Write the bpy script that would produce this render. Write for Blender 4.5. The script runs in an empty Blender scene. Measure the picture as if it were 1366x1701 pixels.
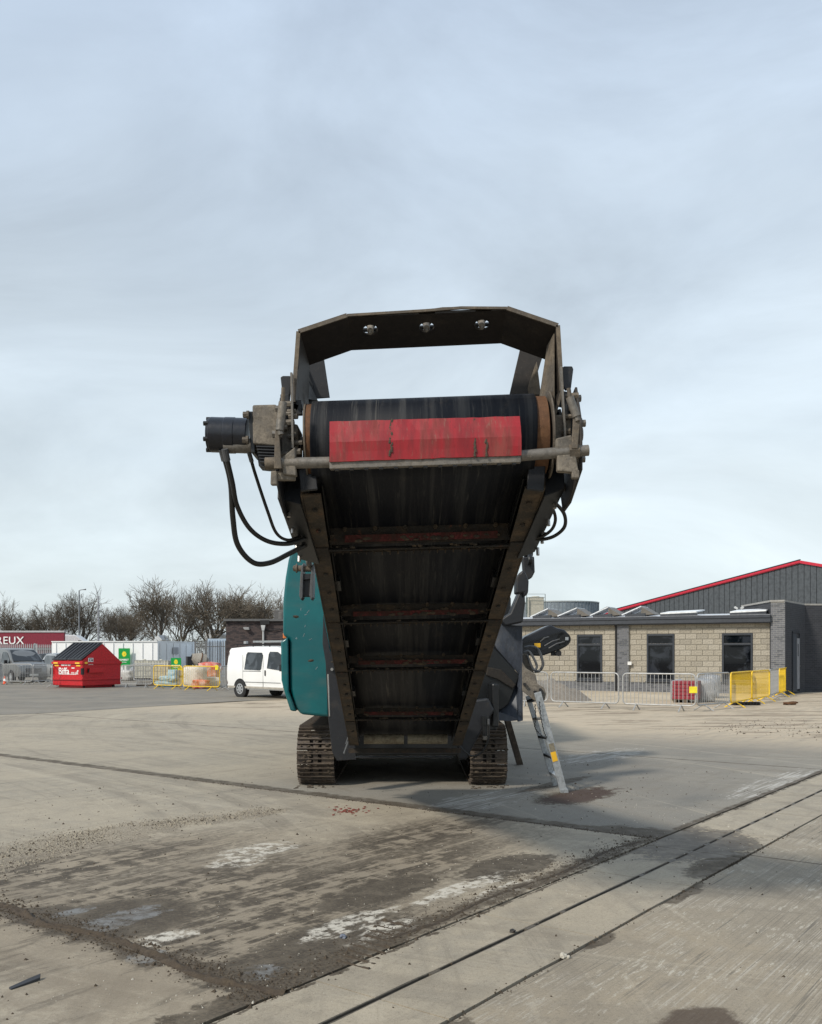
import bpy, bmesh, math, random
from mathutils import Vector, Matrix, noise as mnoise
R = math.radians
random.seed(7)
S = bpy.context.scene
COL = S.collection
F, CX, HY, CZ = 1550.0, 683.0, 1084.0, 1.65
# ------------------------------------------------------------ camera, sky, sun
cam_d = bpy.data.cameras.new('camera'); cam = bpy.data.objects.new('camera', cam_d); COL.objects.link(cam)
cam.location = (0, 0, CZ); cam.rotation_euler = (R(90), 0, 0)
cam_d.sensor_fit = 'HORIZONTAL'; cam_d.sensor_width = 36; cam_d.lens = 36*F/1366
cam_d.shift_y = (HY-850.5)/1366; cam_d.clip_end = 3000; cam_d.clip_start = .05
S.camera = cam
SUN_EL, SUN_AZ = 40.0, math.atan2(-.68, -.73)       # azimuth of the sun (from +x, counter-clockwise)
W = bpy.data.worlds.new('World'); S.world = W; W.use_nodes = True
wn, wl = W.node_tree.nodes, W.node_tree.links; wn.clear()
def wnode(t, **k):
    n = wn.new(t)
    for a, b in k.items(): setattr(n, a, b)
    return n
sky = wnode('ShaderNodeTexSky', sky_type='NISHITA', sun_disc=False, sun_elevation=R(SUN_EL),
            sun_rotation=(math.pi/2-SUN_AZ) % (2*math.pi), dust_density=2.0, air_density=1.0, ozone_density=1.2)
tc = wnode('ShaderNodeTexCoord'); mp = wnode('ShaderNodeMapping'); mp.inputs['Scale'].default_value = (1.0, 1.0, 2.6)
mp.inputs['Rotation'].default_value = (0, R(-14), R(20))
n1 = wnode('ShaderNodeTexNoise'); n1.inputs['Scale'].default_value = 1.5; n1.inputs['Detail'].default_value = 9
n1.inputs['Roughness'].default_value = .52; n1.inputs['Distortion'].default_value = .45
cr = wnode('ShaderNodeValToRGB'); cr.color_ramp.elements[0].position = .36; cr.color_ramp.elements[1].position = .68
cr.color_ramp.elements[0].color = (.80, .80, .80, 1); cr.color_ramp.elements[1].color = (.97, .97, .97, 1)
n2 = wnode('ShaderNodeTexNoise'); n2.inputs['Scale'].default_value = 2.1; n2.inputs['Detail'].default_value = 10; n2.inputs['Roughness'].default_value = .58; n2.inputs['Distortion'].default_value = .5
sep = wnode('ShaderNodeSeparateXYZ')
hz = wnode('ShaderNodeMapRange'); hz.inputs['From Min'].default_value = 0; hz.inputs['From Max'].default_value = .58
hz.inputs['To Min'].default_value = 0; hz.inputs['To Max'].default_value = 1
ccol = wnode('ShaderNodeMix', data_type='RGBA')
ccol.inputs['A'].default_value = (6.8, 7.55, 7.7, 1); ccol.inputs['B'].default_value = (4.45, 5.32, 6.45, 1)
shade = wnode('ShaderNodeMapRange'); shade.inputs['From Min'].default_value = .3; shade.inputs['From Max'].default_value = .7
shade.inputs['To Min'].default_value = .82; shade.inputs['To Max'].default_value = 1.19
vm = wnode('ShaderNodeVectorMath', operation='SCALE')
mix = wnode('ShaderNodeMix', data_type='RGBA'); bg = wnode('ShaderNodeBackground'); bg.inputs['Strength'].default_value = .095
out = wnode('ShaderNodeOutputWorld')
L = wl.new
L(tc.outputs['Generated'], mp.inputs['Vector']); L(mp.outputs[0], n1.inputs['Vector']); L(mp.outputs[0], n2.inputs['Vector'])
L(n1.outputs['Fac'], cr.inputs['Fac']); L(tc.outputs['Generated'], sep.inputs[0]); L(sep.outputs['Z'], hz.inputs['Value'])
L(hz.outputs[0], ccol.inputs['Factor']); L(n2.outputs['Fac'], shade.inputs['Value'])
L(ccol.outputs['Result'], vm.inputs[0]); L(shade.outputs[0], vm.inputs['Scale'])
L(cr.outputs['Color'], mix.inputs['Factor']); L(sky.outputs[0], mix.inputs['A']); L(vm.outputs[0], mix.inputs['B'])
L(mix.outputs['Result'], bg.inputs['Color']); L(bg.outputs[0], out.inputs[0])
sd = bpy.data.lights.new('sun', 'SUN'); sd.energy = 2.4; sd.angle = R(6.0); sd.color = (1, .93, .82)
sun = bpy.data.objects.new('sun', sd); COL.objects.link(sun)
sv = Vector((math.cos(SUN_AZ)*math.cos(R(SUN_EL)), math.sin(SUN_AZ)*math.cos(R(SUN_EL)), math.sin(R(SUN_EL))))
sun.rotation_euler = sv.to_track_quat('Z', 'Y').to_euler(); sun.location = (-10, -10, 20)
vs = S.view_settings; vs.view_transform = 'Standard'; vs.look = 'None'; vs.gamma = 1; vs.use_curve_mapping = False; vs.exposure = .42

# ------------------------------------------------------------ helpers
def P(x, y, Y):                      # photo pixel at distance Y -> place in the yard
    return Vector(((x-CX)/F*Y, Y, CZ+(HY-y)/F*Y))
def G(x, y):                         # photo pixel on the ground -> place in the yard
    Y = CZ*F/(y-HY); return Vector(((x-CX)/F*Y, Y, 0))
def tag(o, label=None, cat=None, group=None, kind=None):
    if label: o['label'] = label
    if cat: o['category'] = cat
    if group: o['group'] = group
    if kind: o['kind'] = kind
    return o
def empty(name, loc=(0, 0, 0), rz=0, label=None, cat=None, group=None):
    o = bpy.data.objects.new(name, None); COL.objects.link(o); o.location = loc; o.rotation_euler = (0, 0, rz)
    o.empty_display_size = .2
    return tag(o, label, cat, group)
def link(name, me, parent=None, loc=None, rot=None):
    o = bpy.data.objects.new(name, me); COL.objects.link(o)
    if parent: o.parent = parent
    if loc is not None: o.location = loc
    if rot is not None: o.rotation_euler = rot
    return o
def copy_tree(o, parent=None):
    c = o.copy(); COL.objects.link(c)
    if parent: c.parent = parent
    for ch in list(o.children): copy_tree(ch, c)
    return c
class MB:
    def __init__(s): s.v = []; s.f = []
    def add(s, vs, fs):
        b = len(s.v); s.v += [tuple(v) for v in vs]; s.f += [tuple(i+b for i in f) for f in fs]; return s
    def box(s, c, d, M=None):
        c = Vector(c); h = [x/2 for x in d]
        vs = [Vector((sx*h[0], sy*h[1], sz*h[2])) for sx in (-1, 1) for sy in (-1, 1) for sz in (-1, 1)]
        if M is not None: vs = [M @ v for v in vs]
        return s.add([c+v for v in vs], [(0, 1, 3, 2), (4, 6, 7, 5), (0, 4, 5, 1), (2, 3, 7, 6), (0, 2, 6, 4), (1, 5, 7, 3)])
    def prism(s, pts, off):
        n = len(pts); a = [Vector(p) for p in pts]; off = Vector(off)
        nn = Vector((0, 0, 0))
        for i in range(n): nn += a[i].cross(a[(i+1) % n])
        if nn.dot(off) > 0: a.reverse()
        vs = a+[p+off for p in a]
        return s.add(vs, [tuple(range(n)), tuple(range(2*n-1, n-1, -1))]+[(i, i+n, (i+1) % n+n, (i+1) % n) for i in range(n)])
    def cyl(s, a, b, r, r2=None, n=12, cap=True):
        a, b = Vector(a), Vector(b); r2 = r if r2 is None else r2
        q = (b-a).to_track_quat('Z', 'Y')
        vs = []
        for p, rr in ((a, r), (b, r2)):
            vs += [p+q @ Vector((rr*math.cos(2*math.pi*i/n), rr*math.sin(2*math.pi*i/n), 0)) for i in range(n)]
        fs = [(i, (i+1) % n, n+(i+1) % n, n+i) for i in range(n)]
        if cap: fs += [tuple(range(n-1, -1, -1)), tuple(range(n, 2*n))]
        return s.add(vs, fs)
    def tube(s, path, r, n=8, cap=True):
        p = [Vector(x) for x in path]; m = len(p); vs = []; up = None
        for i in range(m):
            t = (p[min(i+1, m-1)]-p[max(i-1, 0)]).normalized()
            if up is None: up = t.orthogonal().normalized()
            up = (up-t*up.dot(t)).normalized(); sd = t.cross(up)
            rr = r[i] if isinstance(r, (list, tuple)) else r
            vs += [p[i]+up*(rr*math.cos(2*math.pi*j/n))+sd*(rr*math.sin(2*math.pi*j/n)) for j in range(n)]
        fs = [(i*n+j, i*n+(j+1) % n, (i+1)*n+(j+1) % n, (i+1)*n+j) for i in range(m-1) for j in range(n)]
        if cap: fs += [tuple(range(n-1, -1, -1)), tuple(range((m-1)*n, m*n))]
        return s.add(vs, fs)
    def bar(s, a, b, w, h, up=(0, 0, 1)):             # rectangular bar from a to b, w sideways, h along up
        a, b = Vector(a), Vector(b); t = (b-a).normalized(); up = Vector(up); sd = t.cross(up).normalized(); u2 = sd.cross(t)
        o = [sd*(x*w/2)+u2*(y*h/2) for x, y in ((-1, -1), (1, -1), (1, 1), (-1, 1))]
        return s.add([a+q for q in o]+[b+q for q in o], [(3, 2, 1, 0), (4, 5, 6, 7), (0, 1, 5, 4), (1, 2, 6, 5), (2, 3, 7, 6), (3, 0, 4, 7)])
    def blob(s, c, r, seed=0, rough=.3, sub=1, sc=(1, 1, 1)):
        bm = bmesh.new(); bmesh.ops.create_icosphere(bm, subdivisions=sub, radius=1)
        vs = []
        for v in bm.verts:
            k = 1+rough*mnoise.noise(v.co*1.7+Vector((seed*3.1, seed, seed*.7)))*2
            vs.append(Vector(c)+Vector((v.co.x*sc[0], v.co.y*sc[1], v.co.z*sc[2]))*r*k)
        fs = [tuple(v.index for v in f.verts) for f in bm.faces]; bm.free()
        return s.add(vs, fs)
    def mesh(s, name, mat, org=(0, 0, 0), smooth=False):
        me = bpy.data.meshes.new(name); o = Vector(org)
        me.from_pydata([Vector(v)-o for v in s.v], [], s.f)
        me.materials.append(mat)
        if smooth:
            me.polygons.foreach_set('use_smooth', [True]*len(me.polygons))
        me.update(); return me
    def build(s, name, mat, parent=None, org=(0, 0, 0), smooth=False, bevel=0, seg=2, sharp=40, label=None, cat=None, group=None, kind=None):
        me = s.mesh(name, mat, org, smooth)
        if smooth and sharp:
            bm = bmesh.new(); bm.from_mesh(me)
            for e in bm.edges:
                if len(e.link_faces) == 2 and e.calc_face_angle(0) > R(sharp): e.smooth = False
            bm.to_mesh(me); bm.free()
        o = link(name, me, parent)
        if bevel:
            m = o.modifiers.new('bevel', 'BEVEL'); m.width = bevel; m.segments = seg; m.limit_method = 'ANGLE'; m.angle_limit = R(35)
        return tag(o, label, cat, group, kind)
def spline(pts, n=8):
    p = [Vector(x) for x in pts]; p = [p[0]*2-p[1]]+p+[p[-1]*2-p[-2]]; o = []
    for i in range(1, len(p)-2):
        for k in range(n):
            t = k/n; a, b, c, d = p[i-1], p[i], p[i+1], p[i+2]
            o.append(.5*((2*b)+(c-a)*t+(2*a-5*b+4*c-d)*t*t+(3*b-3*c+d-a)*t*t*t))
    o.append(p[-2]); return o
def text_mesh(txt, size, mat, depth=.004, bold=0, space=1.0):
    c = bpy.data.curves.new('lettering', 'FONT'); c.body = txt; c.size = size; c.extrude = depth; c.align_x = 'LEFT'; c.offset = bold; c.space_character = space
    c.resolution_u = 3
    o = bpy.data.objects.new('lettering', c); COL.objects.link(o)
    bpy.context.view_layer.update()
    dg = bpy.context.evaluated_depsgraph_get()
    me = bpy.data.meshes.new_from_object(o.evaluated_get(dg)); me.materials.clear(); me.materials.append(mat)
    bpy.data.objects.remove(o); return me

# ------------------------------------------------------------ materials
class NT:
    def __init__(s, name):
        s.m = bpy.data.materials.new(name); s.m.use_nodes = True; s.t = s.m.node_tree; s.n = s.t.nodes
        s.b = s.n['Principled BSDF']
    def new(s, t, **k):
        n = s.n.new(t)
        for a, b in k.items(): setattr(n, a, b)
        return n
    def L(s, a, b): s.t.links.new(a, b)
    def coord(s, scale=(1, 1, 1), rot=(0, 0, 0), loc=(0, 0, 0)):
        t = s.new('ShaderNodeTexCoord'); m = s.new('ShaderNodeMapping')
        m.inputs['Scale'].default_value = scale; m.inputs['Rotation'].default_value = rot; m.inputs['Location'].default_value = loc
        s.L(t.outputs['Object'], m.inputs['Vector']); return m.outputs[0]
    def noise(s, vec, scale=5, detail=6, rough=.55, dist=0):
        n = s.new('ShaderNodeTexNoise'); n.inputs['Scale'].default_value = scale; n.inputs['Detail'].default_value = detail
        n.inputs['Roughness'].default_value = rough; n.inputs['Distortion'].default_value = dist
        if vec is not None: s.L(vec, n.inputs['Vector'])
        return n.outputs['Fac']
    def ramp(s, f, a, b, lo=0, hi=1):
        r = s.new('ShaderNodeMapRange'); r.inputs['From Min'].default_value = a; r.inputs['From Max'].default_value = b
        r.inputs['To Min'].default_value = lo; r.inputs['To Max'].default_value = hi; r.interpolation_type = 'SMOOTHSTEP'
        s.L(f, r.inputs['Value']); return r.outputs[0]
    def math(s, op, a, b=None, c=None, clamp=False):
        m = s.new('ShaderNodeMath', operation=op); m.use_clamp = clamp
        for i, x in enumerate((a, b, c)):
            if x is None: continue
            if isinstance(x, (int, float)): m.inputs[i].default_value = x
            else: s.L(x, m.inputs[i])
        return m.outputs[0]
    def mix(s, f, a, b, mode='MIX'):
        m = s.new('ShaderNodeMix', data_type='RGBA', blend_type=mode)
        for k, x in (('Factor', f), ('A', a), ('B', b)):
            if isinstance(x, (int, float)): m.inputs[k].default_value = x
            elif isinstance(x, (tuple, list)): m.inputs[k].default_value = (*x[:3], 1)
            else: s.L(x, m.inputs[k])
        return m.outputs['Result']
    def bump(s, h, strength=.3, dist=.01, normal=None):
        b = s.new('ShaderNodeBump'); b.inputs['Strength'].default_value = strength; b.inputs['Distance'].default_value = dist
        s.L(h, b.inputs['Height'])
        if normal is not None: s.L(normal, b.inputs['Normal'])
        return b.outputs[0]
    def set(s, col=None, rough=None, metal=None, normal=None, spec=None):
        for k, x in (('Base Color', col), ('Roughness', rough), ('Metallic', metal), ('Specular IOR Level', spec)):
            if x is None: continue
            if isinstance(x, (int, float)): s.b.inputs[k].default_value = x
            elif isinstance(x, (tuple, list)): s.b.inputs[k].default_value = (*x[:3], 1)
            else: s.L(x, s.b.inputs[k])
        if normal is not None: s.L(normal, s.b.inputs['Normal'])
        return s.m
def worn(name, col, dirt=(.16, .12, .08), amt=.5, rough=.5, scale=6, metal=0, bump=.2, stretch=(1, 1, 1), rust=None, rustamt=.0):
    t = NT(name); v = t.coord(stretch)
    a = t.noise(v, scale, 8, .65); b = t.noise(v, scale*5, 6, .6)
    f = t.ramp(t.math('ADD', t.math('MULTIPLY', a, .7), t.math('MULTIPLY', b, .3)), .62-.3*amt, .78-.25*amt)
    c = t.mix(t.math('MULTIPLY', f, min(1, .35+amt*.6)), col, dirt)
    c = t.mix(t.ramp(b, .40, .66, .0, .55), c, tuple(x*.45 for x in col))
    sp = t.noise(v, scale*13, 5, .75); c = t.mix(t.ramp(sp, .58, .66, 0, .55*amt+.08), c, tuple(min(1, x*1.35) for x in dirt)); c = t.mix(t.ramp(sp, .40, .33, 0, .6), c, tuple(x*.3 for x in col))
    if rust:
        rf = t.ramp(t.noise(t.coord((1, 1, 1), loc=(3, 5, 1)), scale*1.6, 8, .7), .66-.2*rustamt, .74-.15*rustamt)
        c = t.mix(rf, c, rust)
    t.set(c, t.ramp(f, 0, 1, rough, min(1, rough+.35)), metal, t.bump(b, bump, .004)); return t.m
def plain(name, col, rough=.5, metal=0, var=.12, scale=8, spec=None):
    t = NT(name); a = t.noise(t.coord(), scale, 4)
    t.set(t.mix(t.ramp(a, .3, .7), tuple(x*(1-var) for x in col), tuple(min(1, x*(1+var)) for x in col)), rough, metal, spec=spec); return t.m
M = {}
MUD = (.17, .125, .085)
M['steel_dark'] = worn('dark painted steel', (.010, .011, .014), (.055, .045, .035), .35, .5, 5, bump=.25)
M['steel_black'] = worn('black painted steel', (.004, .005, .006), (.030, .025, .020), .18, .42, 6)
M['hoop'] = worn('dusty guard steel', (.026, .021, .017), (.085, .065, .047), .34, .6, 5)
M['hoop_lit'] = worn('dusty beige and sunlit steel', (.10, .083, .064), (.24, .19, .135), .6, .75, 7, bump=.5)  # beige steel of small parts; on the hoop, a paler copy painting sunlit faces
M['rail'] = worn('mud caked rail', (.035, .028, .020), (.150, .104, .062), .62, .85, 7, bump=.9, rust=(.10, .04, .018), rustamt=.22)
M['beam'] = worn('dirty cross beam', (.016, .013, .010), (.095, .066, .042), .5, .85, 9, bump=.8, rust=(.085, .03, .015), rustamt=.25)
M['rust'] = worn('rusted drum shell', (.11, .048, .018), (.19, .10, .05), .5, .8, 8, bump=.4)
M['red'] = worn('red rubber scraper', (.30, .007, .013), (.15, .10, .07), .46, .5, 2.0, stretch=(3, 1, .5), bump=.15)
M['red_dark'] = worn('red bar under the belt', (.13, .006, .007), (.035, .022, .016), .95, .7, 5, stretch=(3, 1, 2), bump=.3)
M['mudcake'] = worn('dried mud', (.070, .054, .038), (.16, .12, .085), .5, .95, 20)
M['galv'] = worn('dusty round bar', (.17, .155, .135), (.28, .24, .19), .5, .5, 9, metal=.3)
M['gearbox'] = worn('mud splashed gearbox', (.10, .09, .078), (.25, .215, .17), .85, .75, 9, bump=.7)
M['motor'] = worn('black hydraulic motor', (.008, .010, .016), (.05, .045, .04), .2, .32, 9)
M['hose'] = worn('black rubber hose', (.010, .010, .010), (.07, .055, .04), .3, .45, 14)
M['teal'] = None
M['grey_plate'] = worn('slate grey plate', (.055, .065, .085), (.15, .15, .15), .3, .5, 2.5, stretch=(2, 1, .8), bump=.08)
M['grey_mid'] = worn('mid grey casting', (.075, .078, .082), (.16, .14, .12), .35, .5, 6)
M['alu'] = worn('aluminium ladder', (.42, .44, .45), (.30, .27, .23), .25, .38, 7, metal=.5)
M['shoe'] = worn('track shoe steel', (.075, .058, .046), (.19, .15, .11), .6, .55, 8, metal=.25, bump=.5)
M['link'] = worn('track chain steel', (.018, .014, .012), (.05, .04, .03), .4, .7, 8)
M['black'] = plain('black', (.008, .008, .009), .6)
M['chrome'] = plain('bright bolt', (.45, .43, .40), .3, .8)
M['orange'] = plain('orange lamp lens', (.75, .22, .05), .3)
M['yellow_label'] = plain('yellow sticker', (.75, .42, .02), .5)
M['roller'] = worn('pale tail roller', (.21, .185, .13), (.12, .09, .06), .6, .6, 6)
# teal hood
t = NT('teal gloss paint'); v = t.coord((1, 1, 1)); a = t.noise(v, 3, 8, .6); d = t.noise(t.coord((1, 1, .5)), 30, 5, .7)
c = t.mix(t.ramp(a, .35, .7), (.001, .088, .098), (.001, .112, .120))
c = t.mix(t.ramp(d, .72, .80, 0, .5), c, (.2, .3, .3)); c = t.mix(t.ramp(t.noise(t.coord((1, 1, 3)), 1.6, 6), .5, .75, 0, .22), c, (.12, .13, .11))
M['teal'] = t.set(c, .26, 0, t.bump(a, .05, .01))
# belt
t = NT('conveyor belt rubber'); v = t.coord((1, .02, .02)); a = t.noise(v, 14, 8, .7); b = t.noise(t.coord((1, .05, .05), loc=(4, 0, 0)), 60, 5, .7); e = t.noise(t.coord((1, .8, .8)), 6, 6, .7)
c = t.mix(t.ramp(a, .47, .64), (.0045, .006, .010), (.028, .029, .031)); c = t.mix(t.ramp(b, .54, .74, 0, .8), c, (.050, .050, .049))
c = t.mix(t.ramp(t.noise(t.coord((1, .015, .015), loc=(9, 0, 0)), 26, 4, .8), .60, .70, 0, .75), c, (.105, .100, .088)); c = t.mix(t.ramp(e, .58, .75, 0, .25), c, (.08, .068, .052))
M['belt'] = t.set(c, .6, 0, t.bump(b, .4, .003), spec=.2)
def brickmat(name, c1, c2, mortar, sx=.225, sz=.075, rot=0, ms=.012, bumpy=.5, bias=0.0):
    t = NT(name); v = t.coord((1, 1, 1), (0, 0, 0))
    s = t.new('ShaderNodeSeparateXYZ'); t.L(v, s.inputs[0]); cmb = t.new('ShaderNodeCombineXYZ')
    t.L(t.math('ADD', s.outputs[0], s.outputs[1]) if rot else s.outputs[0], cmb.inputs[0]); t.L(s.outputs[2], cmb.inputs[1])
    b = t.new('ShaderNodeTexBrick'); t.L(cmb.outputs[0], b.inputs['Vector']); b.inputs['Scale'].default_value = 1
    b.inputs['Color1'].default_value = (*c1, 1); b.inputs['Color2'].default_value = (*c2, 1); b.inputs['Mortar'].default_value = (*mortar, 1)
    b.inputs['Brick Width'].default_value = sx; b.inputs['Row Height'].default_value = sz; b.inputs['Mortar Size'].default_value = ms/2
    b.inputs['Bias'].default_value = bias
    n = t.noise(t.coord(), 5, 6); c = t.mix(t.ramp(n, .3, .7, 0, .35), b.outputs['Color'], tuple(x*.6 for x in c1), 'MIX')
    t.set(c, .85, 0, t.bump(b.outputs['Fac'], -bumpy, .006)); return t.m
def brick_uv(name, c1, c2, mortar, sx=.225, sz=.075): return brickmat(name, c1, c2, mortar, sx, sz)
def glass(name, col=(.012, .016, .02), rough=.06, spec=.7):
    t = NT(name); a = t.noise(t.coord(), 1.6, 5, .6, .8); t.set(t.mix(t.ramp(a, .48, .62), col, tuple(x*4+.012 for x in col)), rough, 0, spec=spec); return t.m  # paler noise patches in the colour stand in for reflections
M['glass'] = glass('dark window glass', (.003, .004, .006), .04, .32); M['glass_car'] = glass('tinted car glass', (.01, .012, .014), .08)
# ------------------------------------------------------------ ground
TH = R(52.9); CU, SU = math.cos(TH), math.sin(TH)          # joints run along u (with the drain) and v (across it)
def UV(u, v, z=0): return Vector((u*CU+v*SU, u*SU-v*CU, z))
def toUV(p): return (p.x*CU+p.y*SU, p.x*SU-p.y*CU)
def gmat(name, kind):
    t = NT(name)
    tcn = t.new('ShaderNodeTexCoord'); ob = tcn.outputs['Object']
    def dot(vec):
        d = t.new('ShaderNodeVectorMath', operation='DOT_PRODUCT'); t.L(ob, d.inputs[0]); d.inputs[1].default_value = vec; return d.outputs['Value']
    U = dot((CU, SU, 0)); V = dot((SU, -CU, 0))
    def uvvec(su, sv, w=0):
        c = t.new('ShaderNodeCombineXYZ'); t.L(t.math('MULTIPLY', U, su), c.inputs[0]); t.L(t.math('MULTIPLY', V, sv), c.inputs[1]); c.inputs[2].default_value = w
        return c.outputs[0]
    fine = t.noise(ob, 45, 8, .7); med = t.noise(ob, 6, 9, .65, .3); big = t.noise(ob, .55, 6, .6, .4); grit = t.noise(ob, 160, 4, .7)
    str1 = t.noise(uvvec(.9, 5.5, 1), 1.1, 9, .68, .5); str2 = t.noise(uvvec(.8, 16, 2), 1.6, 8, .72, .25); str3 = t.noise(uvvec(.5, 50, 3), 1.5, 5, .75)
    edge = t.math('SUBTRACT', t.math('ADD', t.math('ADD', t.math('MULTIPLY', med, .80), t.math('MULTIPLY', str1, .30)), t.math('MULTIPLY', t.noise(ob, 22, 6, .7), .45)), .775)   # ragged edges
    def ell(u, v, ru, rv, soft=.13, rag=1.6):
        a = t.math('DIVIDE', t.math('SUBTRACT', U, u), ru); b = t.math('DIVIDE', t.math('SUBTRACT', V, v), rv)
        d = t.math('SQRT', t.math('ADD', t.math('MULTIPLY', a, a), t.math('MULTIPLY', b, b)))
        d = t.math('ADD', d, t.math('MULTIPLY', edge, rag))
        return t.ramp(d, 1+soft, 1-soft)
    def ellp(x, y, ru, rv, **k): u, v = toUV(G(x, y)); return ell(u, v, ru, rv, **k)
    def mx(*a):
        r = a[0]
        for q in a[1:]: r = t.math('MAXIMUM', r, q)
        return r
    def line(c, c0, w, rag=.12):            # ragged dirty band along a joint
        d = t.math('ABSOLUTE', t.math('SUBTRACT', c, c0)); d = t.math('SUBTRACT', d, t.math('MULTIPLY', edge, rag))
        return t.ramp(d, w*1.25, w*.6)
    def rng(c, a, b, s=.3): return t.math('MULTIPLY', t.ramp(c, a-s, a+s), t.ramp(c, b+s, b-s))
    if kind == 'tarmac':
        c = t.mix(t.ramp(big, .35, .65), (.150, .134, .108), (.215, .190, .150)); c = t.mix(t.ramp(str1, .45, .68, 0, .8), c, (.30, .262, .20))
        c = t.mix(t.ramp(grit, .4, .7, 0, .4), c, (.19, .18, .16)); rr = t.ramp(str1, .3, .6, .5, .9)
        return t.set(c, rr, 0, t.bump(fine, .5, .008))
    if kind == 'dirt':
        c = t.mix(t.ramp(med, .35, .65), (.14, .115, .082), (.24, .20, .15)); return t.set(c, .95, 0, t.bump(fine, .8, .01))
    if kind == 'sand':
        c = t.mix(t.ramp(big, .35, .65), (.42, .345, .24), (.50, .42, .31)); c = t.mix(t.ramp(str1, .52, .7, 0, .7), c, (.22, .17, .12))
        return t.set(c, .95, 0, t.bump(med, .6, .03))
    # concrete
    base = t.mix(t.ramp(big, .38, .62), (.365, .318, .243), (.305, .272, .216))
    base = t.mix(t.ramp(med, .35, .70, 0, .55), base, (.43, .37, .275))
    if kind == 'grey':
        gb = t.mix(t.ramp(big, .38, .62), (.205, .192, .165), (.255, .236, .198)); gb = t.mix(t.ramp(str2, .57, .72, 0, .55), gb, (.33, .31, .28))
        base = t.mix(t.ramp(t.math('ADD', V, t.math('MULTIPLY', big, 5)), -8.5, -3.5), base, gb)
    if kind == 'right':
        base = t.mix(t.ramp(big, .38, .62), (.335, .282, .205), (.285, .248, .190))
        base = t.mix(t.math('MULTIPLY', t.ramp(med, .3, .7), t.ramp(str1, .35, .6)), base, (.29, .25, .19))
        combed = t.math('MULTIPLY', t.ramp(str3, .50, .60), t.ramp(t.noise(ob, 1.5, 6, .6), .44, .60))
        base = t.mix(t.math('MULTIPLY', combed, .75), base, (.47, .43, .36))
        scr = t.noise(uvvec(5.5, 34, 5), 1.0, 8, .8, .2)
        base = t.mix(t.math('MULTIPLY', t.ramp(scr, .53, .58), t.ramp(t.noise(ob, 2.6, 8, .7), .47, .58, 0, .85)), base, (.52, .48, .40))
        gn = t.noise(uvvec(.22, 17, 7), 1.0, 2, .5); gl = t.ramp(t.math('ABSOLUTE', t.math('SUBTRACT', gn, .5)), .012, .004)
        gn2 = t.noise(uvvec(.3, 42, 9), 1.0, 2, .5); gl2 = t.ramp(t.math('ABSOLUTE', t.math('SUBTRACT', gn2, .5)), .02, .005)
        base = t.mix(t.math('MULTIPLY', t.math('MAXIMUM', gl, t.math('MULTIPLY', gl2, .6)), t.ramp(t.noise(ob, 1.1, 5), .40, .62, 0, .8)), base, (.10, .09, .075))
    # wide turning marks left by tyres
    mpx = t.new('ShaderNodeMapping'); mpx.inputs['Scale'].default_value = (.45, 1.7, 1); t.L(ob, mpx.inputs['Vector']); xs_ = mpx.outputs[0]
    for (cx0, cy0, sc0) in ((-14, 4, 3.2), (9, 26, 2.6)):
        vd = t.new('ShaderNodeVectorMath', operation='DISTANCE'); t.L(ob, vd.inputs[0]); vd.inputs[1].default_value = (cx0, cy0, 0)
        cc = t.new('ShaderNodeCombineXYZ'); t.L(t.math('MULTIPLY', vd.outputs['Value'], sc0), cc.inputs[0]); t.L(t.math('MULTIPLY', U, .18), cc.inputs[1])
        tn = t.noise(cc.outputs[0], 1.0, 6, .7); base = t.mix(t.math('MULTIPLY', t.ramp(tn, .50, .62), t.ramp(big, .40, .58, .10, .48)), base, (.195, .168, .130))
        base = t.mix(t.ramp(tn, .42, .36, 0, .25), base, (.50, .44, .34))
    # dusty streaks
    c = t.mix(t.ramp(str1, .50, .72, 0, .42 if kind != 'right' else .14), base, (.165, .142, .112))
    c = t.mix(t.ramp(str2, .57, .74, 0, .30 if kind != 'right' else .0), c, (.13, .11, .088))
    c = t.mix(t.math('MULTIPLY', t.ramp(fine, .50, .70), .42), c, (.13, .11, .085)); c = t.mix(t.ramp(t.noise(ob, 2.3, 9, .72, .6), .54, .70, 0, .40), c, (.17, .145, .11)); c = t.mix(t.ramp(grit, .54, .70, 0, .45), c, (.48, .43, .34)); c = t.mix(t.ramp(grit, .46, .32, 0, .45), c, (.09, .075, .055)); c = t.mix(t.ramp(t.noise(ob, 75, 3, .6), .62, .68, 0, .5), c, (.12, .10, .075))
    wet = None
    if kind in ('left', 'grey', 'strip', 'right'):
        js = []
        if kind == 'left':
            js += [line(V, -3.33, .10, .42), line(U, 3.22, .07, .34), line(U, 7.9, .012, .07), line(U, 14.0, .03, .08), line(U, 20.2, .04, .1)]
        if kind == 'grey': js += [line(V, -3.26, .05, .12), line(U, 8.0, .12, .25), line(U, 14.0, .03, .1), ellp(960, 1322, .80, .32, rag=2.2), ellp(925, 1302, .9, .12, rag=1.5), ell(8.0, -3.5, .35, .5)]
        if kind == 'strip': js += [line(V, -3.20, .01, .17), line(V, -2.40, .0, .15), ell(7.9, -2.95, .75, .55, rag=2.2), ell(7.3, -2.45, .6, .2)]
        if kind == 'right': js += [line(V, -2.36, .0, .085), line(U, 7.72, .012, .03), ell(3.2, -2.35, .3, .12, rag=2.4), ell(6.2, -2.36, .35, .07, rag=2.2), ell(4.9, -2.36, .18, .06)]
        dj = mx(*js)
        mud = None
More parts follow.
